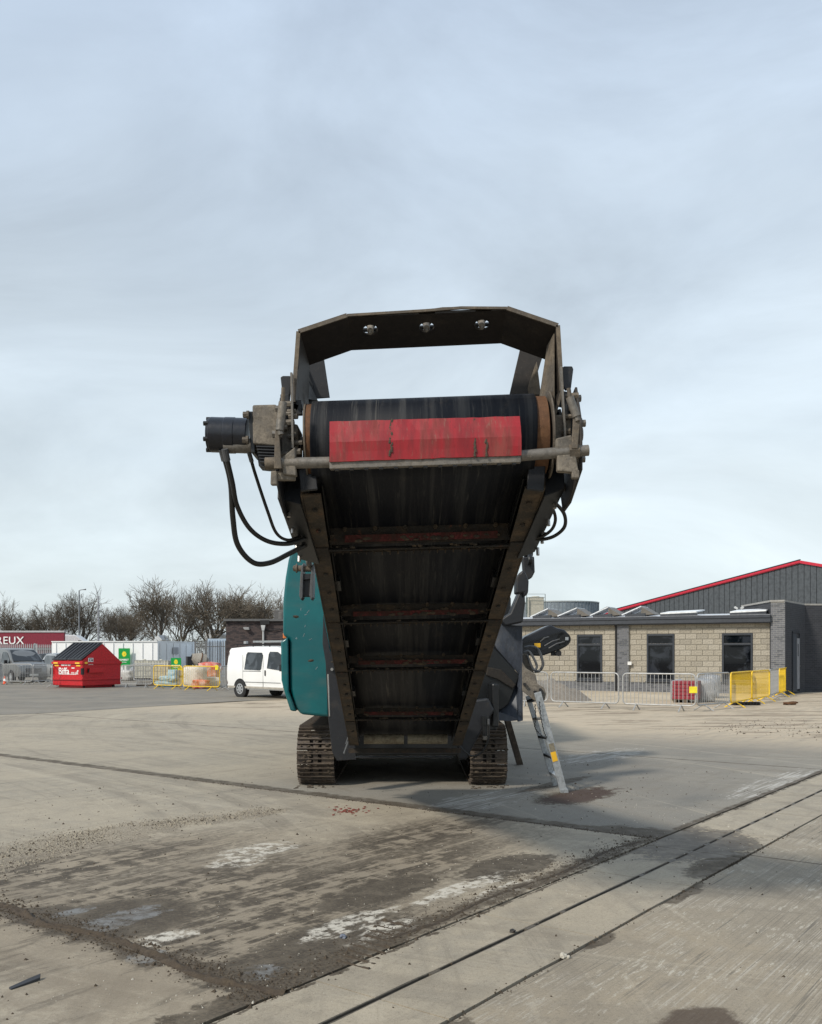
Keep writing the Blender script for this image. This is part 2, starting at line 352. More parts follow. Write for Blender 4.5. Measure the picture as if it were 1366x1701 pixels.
        if kind == 'left':
            zone = mx(ellp(250, 1500, 2.1, 1.0, rag=2.6, soft=.5), ellp(420, 1560, 1.5, .85, rag=2.4, soft=.4), ellp(560, 1470, 2.4, .55, rag=2.6, soft=.5), ellp(90, 1450, 1.9, .6, rag=2.8, soft=.5), ellp(700, 1390, 1.6, .5, rag=3.0, soft=.5))
            solid = mx(ellp(500, 1660, .62, .38, rag=1.0), ellp(400, 1630, .45, .32, rag=1.3), ellp(640, 1480, .6, .22, rag=1.6), ellp(845, 1440, .55, .27, rag=1.8),
                       ellp(200, 1525, .5, .42, rag=1.2), ellp(560, 1560, .6, .3, rag=1.6), ellp(60, 1530, .35, .35, rag=1.4))
            mud = mx(t.math('MULTIPLY', zone, t.ramp(t.math('ADD', t.math('ADD', t.math('MULTIPLY', str1, .35), t.math('MULTIPLY', str2, .25)), t.math('MULTIPLY', med, .4)), .45, .53)), solid)
            c = t.mix(t.math('MULTIPLY', zone, .5), c, (.215, .172, .120))
            mud = t.math('MULTIPLY', mud, mx(t.ramp(t.math('ADD', U, t.math('MULTIPLY', edge, .5)), 3.02, 3.12), ellp(520, 1668, .55, .36, rag=1.2), t.math('MULTIPLY', t.ramp(str1, .52, .6), .5)))
            c = t.mix(t.math('MULTIPLY', mud, t.ramp(med, .3, .6, .70, .97)), c, t.mix(t.ramp(fine, .35, .7), (.042, .034, .025), (.110, .089, .064)))
            stony = mx(ell(4.6, -7.25, 1.6, .35, rag=2.4), ell(6.5, -7.0, .6, .15, rag=1.6))
            c = t.mix(t.math('MULTIPLY', stony, t.ramp(fine, .4, .6, .0, .75)), c, (.15, .122, .086))
            chalk = mx(ellp(430, 1412, .40, .20, rag=2.1), ellp(395, 1432, .25, .16, rag=2.2), ell(5.5, -3.66, .55, .10, rag=2.4), ell(4.3, -3.72, .40, .12, rag=2.2), ellp(835, 1480, .35, .10, rag=2.4), ellp(650, 1545, .30, .13, rag=2.0),
                       ellp(470, 1284, .5, .22, rag=2.4), ellp(270, 1560, .22, .10, rag=2.6))
            c = t.mix(t.math('MULTIPLY', chalk, t.ramp(t.math('ADD', t.math('MULTIPLY', str2, .35), t.math('MULTIPLY', t.noise(ob, 11, 7, .7), .65)), .46, .55, 0, .9)), c, (.58, .545, .47))
            bl = t.math('MULTIPLY', mx(ellp(205, 1525, .28, .14, rag=2.6), ellp(120, 1515, .16, .06, rag=2.8), ellp(435, 1616, .12, .10, rag=2.2), ellp(245, 1590, .12, .10, rag=2.4), ellp(30, 1238, .9, .35, rag=1.5)), t.ramp(t.noise(ob, 9, 7, .7), .34, .60))
            wet = bl
            c = t.mix(t.math('MULTIPLY', bl, t.ramp(fine, .35, .6, .55, 1.0)), c, (.165, .160, .150))
        if kind == 'grey':
            c = t.mix(t.math('MULTIPLY', t.ramp(U, 15.0, 19.5), t.ramp(str1, .3, .6, .5, 1)), c, (.47, .39, .285))
            mess = t.math('MULTIPLY', t.ramp(U, 17.5, 20.5), t.ramp(t.noise(xs_, 1.0, 9, .68, .5), .50, .60))
            c = t.mix(t.math('MULTIPLY', mess, t.ramp(fine, .3, .6, .45, .85)), c, (.15, .112, .074))
            chalk = mx(ellp(800, 1330, 1.0, .35, rag=2.2), ellp(1290, 1300, 1.6, .25, rag=2.2), ellp(1000, 1255, 1.2, .4, rag=2.5))
            c = t.mix(t.math('MULTIPLY', chalk, t.ramp(str2, .46, .60, 0, .8)), c, (.48, .46, .42))
        c = t.mix(t.math('MULTIPLY', dj, t.ramp(med, .28, .62, .55, .97)), c, t.mix(t.ramp(fine, .35, .7), (.050, .039, .027), (.125, .100, .070)))
        if kind == 'grey': c = t.mix(t.math('MULTIPLY', ellp(962, 1322, .7, .26, rag=2.0), .8), c, (.05, .026, .019))
        if kind == 'strip': wet = t.math('MULTIPLY', ell(7.9, -2.95, .75, .5, rag=2.2), .6)
        if kind == 'right': c = t.mix(t.math('MULTIPLY', ellp(1165, 1704, .25, .16, rag=1.0), .85), c, (.075, .052, .036))
    rr = t.ramp(fine, .3, .7, .78, .95)
    if wet is not None: rr = t.math('SUBTRACT', rr, t.math('MULTIPLY', wet, .45), clamp=True)
    hh = t.math('ADD', t.math('MULTIPLY', fine, .5), t.math('ADD', t.math('MULTIPLY', str2, .5), t.math('MULTIPLY', med, .8)))
    if wet is not None: hh = t.math('MULTIPLY', hh, t.math('SUBTRACT', 1, t.math('MULTIPLY', wet, .8)))
    return t.set(c, rr, 0, t.bump(hh, .55, .012), spec=.35)
GM = {k: gmat(n, k) for n, k in (('worn beige concrete', 'left'), ('grey concrete', 'grey'), ('combed concrete', 'right'), ('drain kerb concrete', 'strip'),
      ('dark tarmac', 'tarmac'), ('joint dirt', 'dirt'), ('pale sand', 'sand'))}
mb = MB(); mb.add([(-900, -60, -.035), (900, -60, -.035), (900, 1500, -.035), (-900, 1500, -.035)], [(0, 1, 2, 3)])
ground = mb.build('ground', GM['dirt'], kind='structure')
def slab(u0, u1, v0, v1, mat, gap=.006, wob=.007, seed=0, z=0):
    random.seed(seed*13+5); pts = []
    def side(a, b, n):
        for i in range(n):
            s = i/n; u = a[0]+(b[0]-a[0])*s; v = a[1]+(b[1]-a[1])*s; w = wob*random.uniform(-1, 1) if i else 0
            pts.append(UV(u+w, v+w, z))
    u0 += gap; u1 -= gap; v0 += gap; v1 -= gap
    nu = int(min(30, max(2, (u1-u0)*4))); nv = int(min(40, max(2, (v1-v0)*3)))
    side((u0, v0), (u1, v0), nu); side((u1, v0), (u1, v1), nv); side((u1, v1), (u0, v1), nu); side((u0, v1), (u0, v0), nv)
    m = MB(); m.prism(pts, (0, 0, -.12)); o = m.build('concrete_slab', mat, ground); return o
UJ = [-4, 3.18, 7.9, 14.0, 20.2, 26.4, 32.6, 38.8, 45, 51.2]
k = 0
for i in range(len(UJ)-1):
    slab(UJ[i], UJ[i+1], -23.5, -3.235, GM['left'], seed=k) if i < 2 else None
    if i >= 2:
        slab(UJ[i], UJ[i+1], -23.5, -3.24, GM['grey'], seed=k)
    k += 1
UR = [-4, 7.72, 14.0, 20.2, 26.4, 32.6, 38.8]
for i in range(len(UR)-1):
    slab(UR[i], UR[i+1], -2.38, 14, GM['right'] if UR[i] < 14 else GM['grey'], seed=k); k += 1
us = -4.0; cuts = [-4, -2.5, -1, .5, 2.0, 3.45, 4.97, 6.45, 7.6, 8.55, 9.9, 11.4, 12.9, 14.4, 15.9, 17.4, 18.9, 20.2]
for i in range(len(cuts)-1):
    slab(cuts[i], cuts[i+1], -3.22, -2.825, GM['strip'], gap=.005, wob=.004, seed=k); slab(cuts[i], cuts[i+1], -2.795, -2.395, GM['strip'], gap=.005, wob=.004, seed=k+9); k += 1
slab(20.2, 38, -3.22, -2.40, GM['strip'], seed=k)
# slot drain: two steel edges, a dark slot, bridging bars
dr = empty('slot_drain', UV(3, -2.81), 0, 'long narrow slot drain with steel edges running diagonally across the yard', 'drain')
m = MB()
for s in (-1, 1):
    m.bar(UV(-3.9, -2.81+s*.0155, -.012)-dr.location, UV(20.1, -2.81+s*.0155, -.012)-dr.location, .007, .022)
edge_m = worn('drain edge steel', (.10, .085, .065), (.24, .20, .15), .5, .6, 6); m.build('steel_edge', edge_m, dr)
m = MB(); m.bar(UV(-3.9, -2.81, -.028)-dr.location, UV(20.1, -2.81, -.028)-dr.location, .04, .01); m.build('slot_bottom', M['black'], dr)
random.seed(3); bm_ = None; u = -3.8; bar_me = MB().bar((-.05, 0, 0), (.05, 0, 0), .022, .016).mesh('bridge_bar', edge_m)
u = 3.0
while u < 16:
    o = link('bridge_bar', bar_me, dr, UV(u, -2.81, -.008)-dr.location, (0, 0, TH)); o.scale = (random.uniform(.5, 1.4), 1, 1)
    u += random.uniform(.35, 1.4) if u < 7 else random.uniform(.3, .5)
# tarmac and sand sheets
m = MB(); pts = [UV(-10, -23.5, .004)]
random.seed(11)
for i in range(60): pts.append(UV(-10+i*1.5, -23.5+random.uniform(-.25, .25), .004))
pts += [UV(80, -95, .004), UV(-10, -95, .004)]
m.add(pts, [tuple(range(len(pts)))]); m.build('tarmac', GM['tarmac'], kind='structure')
m = MB(); q = [(885, 1163), (1000, 1169), (1100, 1173), (1180, 1170), (1240, 1163), (1300, 1152), (1345, 1148)]
a = [G(x+random.uniform(-8, 8), y+random.uniform(-1.5, 1.5)) for x, y in q]; b = [Vector((24, 52, 0)), Vector((0, 62, 0)), Vector((0, 40, 0))]
m.add([Vector((p.x, p.y, .006)) for p in a+b], [tuple(range(len(a+b)))]); m.build('sand', GM['sand'], kind='structure')
# ------------------------------------------------------------ tracked crusher
RO = Vector((-.1, 11.4, 0))
CR = empty('tracked_crusher', RO, 0, 'large teal and dark grey tracked crushing machine with raised conveyor in the yard middle', 'crushing machine')
def B(mb, name, mat, parent=None, **k): return mb.build(name, M[mat], parent or CR, RO, **k)
def CC(x, s, n=0.0):                    # conveyor frame: x sideways, s metres down the slope from the head, n up off the rails
    c, sn = math.cos(R(18.3)), math.sin(R(18.3)); Y = 4.56+s*c; roll = math.tan(R(2.0))*max(0, 1-s/4.6)
    return Vector((.062-.0216*(Y-4.56)+x+n*0, Y+n*sn, 2.485-s*sn+n*c+x*roll))
# rails: channel section with flange, web and mud
for sx in (-1, 1):
    m = MB(); st = [.10+.34*i for i in range(18)]
    for i in range(len(st)-1):
        a, b = st[i], min(st[i+1], 5.92)
        for (x0, x1, n0, n1) in ((.60, .51, 0, .010), (.612, .602, 0, .20), (.60, .53, .19, .20)):
            vs = [CC(sx*x, s, n) for s in (a, b) for x, n in ((x0, n0), (x1, n0), (x1, n1), (x0, n1))]
            m.add(vs, [(0, 1, 5, 4), (1, 2, 6, 5), (2, 3, 7, 6), (3, 0, 4, 7)]+([(3, 2, 1, 0)] if i == 0 else [])+([(4, 5, 6, 7)] if i == len(st)-2 else []))
    ra = B(m, 'side_rail', 'rail')
    # joint plates and bolts on the rail
    m = MB()
    for s in (.78, 2.02, 3.2, 4.85): 
        m.bar(CC(sx*.555, s-.06, -.006), CC(sx*.555, s+.06, -.006), .085, .008)
    for s in (.25, .5, 1.1, 1.4, 1.7, 2.3, 2.6, 2.9, 3.5, 3.8, 4.2, 4.5, 5.2):
        m.cyl(CC(sx*.55, s, -.012), CC(sx*.55, s, .0), .014, n=6)
    B(m, 'rail_bolts', 'beam', ra, kind='stuff')
    # inner web skirts
    m = MB(); m.prism([CC(sx*.508, .1, .05), CC(sx*.508, 5.9, .05), CC(sx*.508, 5.9, .17), CC(sx*.508, .1, .17)], (sx*-.006, 0, 0)); B(m, 'skirt_strip', 'steel_black')
# belt loop
m = MB(); DC, DR = CC(0, .05, .265), .205
def beltx(s, n, x): return CC(x, s, n)
prof = [(5.95, .12)]+[(5.95-i*.39, .115+.012*math.sin(i*.9)) for i in range(1, 15)]
c_, s_ = math.cos(R(18.3)), math.sin(R(18.3))
arc = [(.05-DR*math.sin(R(a))*1.0, .265-DR*math.cos(R(a))) for a in range(0, 181, 12)]
top = [(.4+i*.55, .47+.0*i) for i in range(11)]
loop = prof+arc+top
loop = loop+[(6.1, .40), (6.17, .30), (6.1, .17)]
vs = []
BX0, BX1 = -.552, .545
for th in (0, -.012):
    for s, n in loop: vs += [beltx(s, n, BX0), beltx(s, n, BX1)]
n = len(loop)
m.add(vs[:2*n], [(2*i, 2*i+1, 2*((i+1) % n)+1, 2*((i+1) % n)) for i in range(n)])
o = B(m, 'conveyor_belt', 'belt', smooth=True, sharp=60); sm = o.modifiers.new('thick', 'SOLIDIFY'); sm.thickness = .014; sm.offset = -1
# drum
m = MB(); ax0, ax1 = CC(-.572, .05, .265), CC(.61, .05, .265); m.cyl(ax0, ax1, .192, n=40); B(m, 'head_drum', 'rust', smooth=True)
for x, r_ in ((-.578, .198), (.628, .215)):
    m = MB(); m.cyl(CC(x-.004, .05, .265), CC(x+.004, .05, .265), r_, n=36); B(m, 'drum_flange', 'hoop_lit', smooth=True)
m = MB(); m.cyl(CC(-1.0, .05, .265), CC(.80, .05, .265), .035, n=16); B(m, 'drum_shaft', 'galv', smooth=True)
for sx in (-1, 1):
    # bearing housing, head plate
    m = MB(); x = sx*.66 if sx < 0 else .685
    m.box(CC(x+sx*.0, .05, .265), (.085, .20, .155)); hb = B(m, 'bearing_housing', 'gearbox', bevel=.01)
    m = MB(); xp = sx*.70 if sx < 0 else .745
    pl = [(-.10, -.02), (-.16, .20), (-.10, .44), (.10, .46), (.34, .40), (.42, .14), (.38, .0), (.2, -.04)]
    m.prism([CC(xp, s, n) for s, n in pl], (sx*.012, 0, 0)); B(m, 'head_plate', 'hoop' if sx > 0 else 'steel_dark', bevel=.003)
    m = MB(); 
    for s, n in ((-.06, .06), (-.12, .22), (-.06, .40), (.1, .42), (.12, .12), (.3, .1), (.3, .34)):
        m.cyl(CC(xp-sx*.01, s, n), CC(xp+sx*.035, s, n), .018, n=6); m.cyl(CC(xp-sx*.002, s, n), CC(xp+sx*.017, s, n), .026, n=12)
    B(m, 'plate_bolts', 'galv', kind='stuff')
    # black side box running down outside the rail
    m = MB(); x0, x1 = (sx*.615, sx*.735) if sx < 0 else (.615, .72)
    m.prism([CC(x0, .16, -.02), CC(x1, .16, .02), CC(x1, .16, .20), CC(x0, .16, .20)], CC(x0, .92, -.02)-CC(x0, .16, -.02)+Vector((-sx*.04, 0, 0)))
    o = B(m, 'side_box', 'steel_black', bevel=.004)
    m = MB()
    for s in (.3, .5, .72, .88): m.cyl(CC(sx*.69, s, -.016), CC(sx*.69, s, .03), .010, n=8)
    B(m, 'box_bolts', 'chrome', o, kind='stuff')
    # rail end standing up to the drum
    m = MB(); a = P(*((510, 772) if sx < 0 else (893, 760)), 4.62); b = P(*((514, 815) if sx < 0 else (889, 815)), 4.60)
    m.bar(a, b, .085, .02, (0, 1, 0)); B(m, 'rail_end', 'steel_dark', bevel=.004)
# inner dark end shrouds beside the drum
m = MB()
m.prism([P(503, 600, 4.95), P(520, 640, 4.95), P(516, 770, 4.95), P(503, 770, 4.95)], (0, .02, 0)); B(m, 'shroud_plate', 'steel_black')
# hoop guard: bent strip
HP = [(491, 668), (499, 553), (579, 527), (706, 520), (765, 515), (840, 515), (924, 543), (930, 650), (914, 705)]
fr = [P(x, y, 4.60) for x, y in HP]; off = [Vector((.03, .30, .02)), Vector((.02, .24, -.085))]+[Vector((0, .24, -.085))]*4+[Vector((-.02, .24, -.085)), Vector((-.07, .34, -.04)), Vector((-.10, .34, 0))]
m = MB(); th = .012
bk = [a+b for a, b in zip(fr, off)]
cen = Vector((.06, 4.7, 2.9))
def outw(p): d = Vector((p.x-cen.x, 0, p.z-cen.z)); return d.normalized()*th
nh = len(fr)
from mathutils.geometry import intersect_point_line
# strip with three round nozzle holes in its top run: the top is meshed around the holes
def strip(m, A, Bk, A2, B2):
    m.add([A, Bk, B2, A2, A+outw(A), Bk+outw(Bk), B2+outw(B2), A2+outw(A2)], [(0, 1, 2, 3), (7, 6, 5, 4), (0, 3, 7, 4), (1, 5, 6, 2), (0, 4, 5, 1), (3, 2, 6, 7)])
holes = [(612, 543), (707, 538), (801, 534)]
for i in range(nh-1):
    if i in (2, 3, 4): continue
    strip(m, fr[i], bk[i], fr[i+1], bk[i+1])
A, A2, Bq, B2 = fr[2], fr[5], bk[2], bk[5]
def pos(u, v): return (A+(A2-A)*u)*(1-v)+(Bq+(B2-Bq)*u)*v
hu = [.135, .50, .858]; Wd = (A2-A).length; Hd = (Bq-A).length; hr = .038; v0 = .40
edges_u = [0]+[q for h in hu for q in (h-.05, h+.05)]+[1]
for a, b in zip(edges_u[::2], edges_u[1::2]):
    strip(m, pos(a, 0), pos(a, 1), pos(b, 0), pos(b, 1))
for h in hu:
    ring = []; outr = []
    for q in range(24):
        an = 2*math.pi*q/24; cx_, sx_ = math.cos(an), math.sin(an)
        ring.append(pos(h+hr*cx_/Wd, v0+hr*sx_/Hd))
        k = 1/max(abs(cx_), abs(sx_)); outr.append(pos(h+.05*cx_*k, v0+sx_*k*(1-v0 if sx_ > 0 else v0)))
    vs = ring+outr+[p+outw(p) for p in ring]+[p+outw(p) for p in outr]
    fs = []
    for q in range(24):
        r = (q+1) % 24; fs += [(q, r, 24+r, 24+q), (48+q, 72+q, 72+r, 48+r), (q, 48+q, 48+r, r)]
    m.add(vs, fs)
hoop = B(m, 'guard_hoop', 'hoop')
# rolled lip along the front edge, sunlit paleness put into its colour
m = MB()
for i in range(nh-1):
    a, b = fr[i]+Vector((0, -.006, 0))+outw(fr[i])*.8, fr[i+1]+Vector((0, -.006, 0))+outw(fr[i+1])*.8
    m.bar(a, b, .012, .020 if i in (0, 1, 5, 6) else .012, outw(fr[i]+fr[i+1]).normalized())
m.tube([fr[3]+Vector((0, 0, .010)), (fr[4]+fr[3])/2+Vector((0, 0, .016)), fr[4]+Vector((0, 0, .010))], .006, 6)
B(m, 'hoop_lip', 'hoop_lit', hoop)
# pale sheet painting the sunlight on the right leg's inner face
m = MB(); a, b, c2, d2 = fr[6], fr[7], bk[7], bk[6]; inn = Vector((-.006, 0, 0))
m.prism([fr[6]+inn+Vector((0, .01, -.03)), fr[8]+inn+Vector((.03, .01, -.02)), fr[8]+inn+Vector((-.045, .25, -.04)), fr[6]+inn+Vector((-.02, .1, -.06))], (-.004, 0, 0)); B(m, 'sunlit_leg_face', 'hoop_lit', hoop)
# nozzles
for h in hu:
    p = pos(h, v0); m = MB(); m.cyl(p+Vector((0, .05, .05)), p+Vector((0, -.015, -.012)), .019, .016, 12); m.cyl(p+Vector((0, -.014, -.010)), p+Vector((0, -.03, -.03)), .009, .006, 8)
    m.cyl(p+Vector((0, .02, .03)), p+Vector((0, .03, .045)), .026, n=6); B(m, 'spray_nozzle', 'gearbox', smooth=True)
m = MB(); m.tube([pos(.05, .6)+Vector((0, .03, .045)), pos(.95, .6)+Vector((0, .03, .045))], .011, 8); B(m, 'spray_pipe', 'steel_black', smooth=True)
# braces behind the hoop
for (q, dx, mt) in (([(508, 592), (537, 586), (548, 660), (520, 662)], 1, 'steel_dark'), ([(866, 572), (903, 588), (880, 662), (846, 658)], -1, 'hoop')):
    m = MB(); m.prism([P(x, y, 4.98) for x, y in q], (0, .012, 0)); m2 = P(q[2][0]-5*dx if dx > 0 else q[3][0]+20, 640, 4.97)
    B(m, 'rear_brace', mt, bevel=.002)
m = MB(); m.prism([P(892, 600, 4.9), P(899, 655, 4.9), P(873, 655, 5.0)], (.0, .2, 0)); B(m, 'gusset_plate', 'hoop_lit')
m = MB(); m.prism([P(509, 625, 4.9), P(528, 665, 4.98), P(509, 662, 4.9)], (0, .2, 0)); B(m, 'gusset_plate', 'grey_mid')
# scraper
def SP(x, y, Y=4.50): return P(x, y, Y-.13)
m = MB(); a = [SP(548, 703, 4.53), SP(863, 694, 4.53), SP(866, 726, 4.50), SP(548, 736, 4.50)]
b = [SP(548, 736, 4.50), SP(866, 726, 4.50), SP(866, 757, 4.505), SP(548, 768, 4.505)]
def sheet(m, q, nx, seed):
    vs = []; 
    for j in range(2):
        for i in range(nx+1):
            s = i/nx; p = (q[0]*(1-s)+q[1]*s) if j == 0 else (q[3]*(1-s)+q[2]*s); vs.append(p+Vector((0, .002*mnoise.noise(Vector((i*.8+seed, j, 0))), .0025*mnoise.noise(Vector((i*.7, j+seed, 3))))))
    m.add(vs, [(i, nx+1+i, nx+2+i, i+1) for i in range(nx)])
for j_, (pl_, pr_) in enumerate(((a[0], a[1]), (a[0]*.45+a[3]*.55+Vector((0, -.004, 0)), a[1]*.45+a[2]*.55+Vector((0, -.004, 0))), (a[3], a[2]), (b[3]*.5+b[0]*.5, b[2]*.5+b[1]*.5), (b[3], b[2]))):
    for i in range(25):
        s_i = i/24; m.v.append(tuple(pl_*(1-s_i)+pr_*s_i+Vector((0, .004*mnoise.noise(Vector((i*.35, j_*.8, 0))), .004*mnoise.noise(Vector((i*.6, j_, 3)))))))
m.f = [(j_*25+i, (j_+1)*25+i, (j_+1)*25+i+1, j_*25+i+1) for j_ in range(4) for i in range(24)]
o = B(m, 'scraper_blade', 'red'); sm = o.modifiers.new('thick', 'SOLIDIFY'); sm.thickness = .014; sm.offset = 1
for (xa, xb, zz) in ((647, 652, 1), (807, 811, 1), (788, 790, 0)):       # mud runs caked on the blade
    m = MB(); random.seed(xa)
    for i in range(16):
        y = 700+i*3.7; m.blob(SP(random.uniform(xa, xb), y, 4.514-.028*min(1, (y-700)/32)), random.uniform(.004, .008), seed=i, sc=(.9, .5, 1.9))
    B(m, 'mud_run', 'mudcake', o)
m = MB(); m.bar(SP(548, 774, 4.52), SP(865, 763, 4.52), .04, .036); lip = B(m, 'scraper_holder', 'galv', bevel=.004)
m = MB()
for i in range(13): 
    x = 560+i*24.5; m.box(SP(x, 781-(x-548)*.0345, 4.52), (.018, .03, .008))
B(m, 'holder_teeth', 'steel_dark', lip, kind='stuff')
m = MB(); m.cyl(SP(441, 770, 4.54), SP(548, 768, 4.54), .026, n=18); m.cyl(SP(865, 757, 4.54), SP(978, 748, 4.54), .026, n=18); m.cyl(SP(548, 771, 4.56), SP(865, 760, 4.56), .022, n=12)
B(m, 'scraper_shaft', 'galv', smooth=True)
m = MB(); m.cyl(SP(441, 770, 4.54), SP(458, 769.5, 4.54), .029, n=18); m.cyl(SP(957, 749, 4.54), SP(978, 748, 4.54), .024, n=16); m.cyl(SP(945, 750, 4.54), SP(962, 749, 4.54), .036, n=6); B(m, 'shaft_end', 'hoop_lit', smooth=True)
# left arm, clamps and tensioner springs on both sides
m = MB(); m.prism([SP(457, 715, 4.5), SP(463, 708, 4.5), SP(468, 778, 4.5), SP(455, 778, 4.5)], (0, .016, 0)); B(m, 'lever_arm', 'hoop_lit', bevel=.003); m = MB(); m.prism([SP(953, 688, 4.5), SP(965, 690, 4.5), SP(960, 745, 4.5), SP(950, 745, 4.5)], (0, .016, 0)); B(m, 'lever_arm', 'hoop_lit', bevel=.003)
m = MB(); m.prism([SP(468, 760, 4.52), SP(490, 742, 4.52), SP(492, 790, 4.52), SP(470, 788, 4.52)], (0, .05, 0)); m.prism([SP(450, 782, 4.52), SP(460, 782, 4.52), SP(460, 805, 4.52), SP(449, 805, 4.52)], (0, .04, 0))
m.prism([SP(459, 782, 4.54), SP(490, 786, 4.54), SP(490, 797, 4.54), SP(459, 797, 4.54)], (0, .04, 0)); B(m, 'shaft_clamp', 'gearbox', bevel=.006)
m = MB(); m.prism([SP(924, 728, 4.52), SP(950, 722, 4.52), SP(955, 745, 4.52), SP(962, 785, 4.52), SP(927, 782, 4.52)], (0, .05, 0)); m.prism([SP(950, 780, 4.52), SP(963, 780, 4.52), SP(963, 794, 4.52), SP(951, 794, 4.52)], (0, .04, 0)); B(m, 'shaft_clamp', 'gearbox', bevel=.006)
for (q, Yq) in (([(466, 626), (470, 624), (482, 624), (484, 630), (481, 668), (473, 668), (468, 645)], 4.62), ([(934, 610), (938, 608), (951, 608), (953, 613), (949, 645), (940, 648), (935, 640)], 4.62)):
    m = MB(); m.prism([P(x, y, Yq) for x, y in q], (0, .02, 0)); m.bar(P((q[0][0]+q[4][0])/2, 655, Yq), P((q[0][0]+q[4][0])/2+4, 745, Yq), .045, .02, (0, 1, 0)); B(m, 'spring_plate', 'steel_dark', bevel=.004)
for (a, b, c3) in (((471, 644), (470, 668), (465, 715)), ((945, 645), (947, 660), (958, 692))):
    m = MB(); m.cyl(SP(*a), SP(*b), .010, n=8); B(m, 'spring_rod', 'hoop_lit', smooth=True)
    m = MB(); m.cyl(SP(*b), SP(*c3), .020, n=12); m.cyl(SP(*c3), SP(c3[0]+2, c3[1]+7), .014, n=8); B(m, 'spring_sleeve', 'galv', smooth=True)
random.seed(2)
for sx, xs in ((-1, (470, 496)), (1, (925, 955))):
    m = MB()
    for i in range(13):
        x, y = random.uniform(*xs), random.uniform(655, 775); p = P(x, y, 4.58); m.cyl(p+Vector((-.02, 0, 0)), p+Vector((.022, -.01, 0)), random.uniform(.010, .018), n=6)
    B(m, 'fixing_bolts', 'hoop_lit' if sx > 0 else 'gearbox', kind='stuff')
    m = MB(); 
    for i in range(6):
        x, y = random.uniform(*xs), random.uniform(660, 770); m.box(P(x, y, 4.64), (random.uniform(.02, .05), .03, random.uniform(.03, .09)), Matrix.Rotation(random.uniform(-.4, .4), 3, 'Y'))
    B(m, 'bracket_plates', 'steel_dark', bevel=.003, kind='stuff')
m = MB(); m.bar(P(484.5, 620, 4.56), P(487, 745, 4.56), .010, .03, (0, 1, 0)); m.bar(P(932, 610, 4.56), P(939, 735, 4.56), .010, .03, (0, 1, 0)); B(m, 'edge_strip', 'galv')
# gearbox and motor
m = MB(); q = [(419, 672), (459, 671), (464, 692), (461, 741), (420, 737)]; m.prism([P(x, y, 4.62) for x, y in q], (0, .20, 0)); gb = B(m, 'gearbox', 'gearbox', bevel=.010, seg=3)
m = MB(); m.prism([P(x, y, 4.63) for x, y in ((412, 683), (420, 683), (424, 752), (417, 752))], (0, .18, 0)); B(m, 'gearbox_flange', 'steel_black', gb, bevel=.004)
m = MB(); m.prism([P(x, y, 4.68) for x, y in ((424, 737), (462, 741), (468, 778), (430, 774))], (0, .12, 0))
for i in range(6): m.bar(P(427+i*1.2, 743+i*5, 4.64), P(460, 744+i*5, 4.64), .05, .007)
B(m, 'cooling_fins', 'steel_dark', gb, kind='stuff')
m = MB(); m.cyl(P(350, 722, 4.72), P(413, 724, 4.72), .088, n=32); m.cyl(P(346, 722, 4.72), P(366, 722.5, 4.72), .080, n=32); m.cyl(P(374, 723, 4.72), P(392, 723.4, 4.72), .0905, n=32); mo = B(m, 'hydraulic_motor', 'motor', smooth=True, bevel=.004)
m = MB()
for an in range(6):
    c = P(343, 722, 4.72)+Vector((0, math.cos(an*1.047+.5), math.sin(an*1.047+.5)))*.078; m.cyl(c, c+Vector((.025, 0, 0)), .012, n=6)
B(m, 'motor_bolts', 'steel_black', mo, kind='stuff')
m = MB()
for x, y in ((408, 689), (407, 731)): m.cyl(P(x-4, y, 4.62), P(x+5, y, 4.62), .016, n=6); m.cyl(P(x+2, y, 4.62), P(x+6, y, 4.62), .021, n=12)
B(m, 'flange_nut', 'hoop_lit', mo)
def hose(pts, r, Y0, Y1, mat='hose'):
    n = len(pts); m = MB(); m.tube(spline([P(x, y, Y0+(Y1-Y0)*i/(n-1)) for i, (x, y) in enumerate(pts)], 10), r, 10)
    m2 = B(m, 'hydraulic_hose', mat, smooth=True)
    f = MB(); a = P(pts[0][0], pts[0][1], Y0); b = P(pts[1][0], pts[1][1], Y0+(Y1-Y0)/(n-1)); d = (b-a).normalized(); f.cyl(a-d*.01, a+d*.05, r*1.35, n=10); B(f, 'hose_fitting', 'grey_mid', m2)
hose([(370, 749), (383, 800), (387, 860), (395, 905), (420, 934), (448, 935), (480, 920), (512, 903), (530, 893)], .0145, 4.7, 5.3)
hose([(374, 749), (386, 800), (394, 840), (415, 878), (445, 899), (480, 903), (512, 893), (530, 888)], .0125, 4.66, 5.2)
hose([(414, 752), (425, 790), (445, 850), (459, 885), (478, 897), (500, 891), (530, 884)], .0085, 4.7, 5.2)
hose([(908, 829), (925, 838), (938, 855), (938, 875), (922, 890), (900, 896), (878, 893)], .010, 4.9, 5.3)
hose([(905, 835), (918, 845), (923, 862), (918, 878), (905, 889), (892, 893), (878, 893)], .009, 4.95, 5.3)
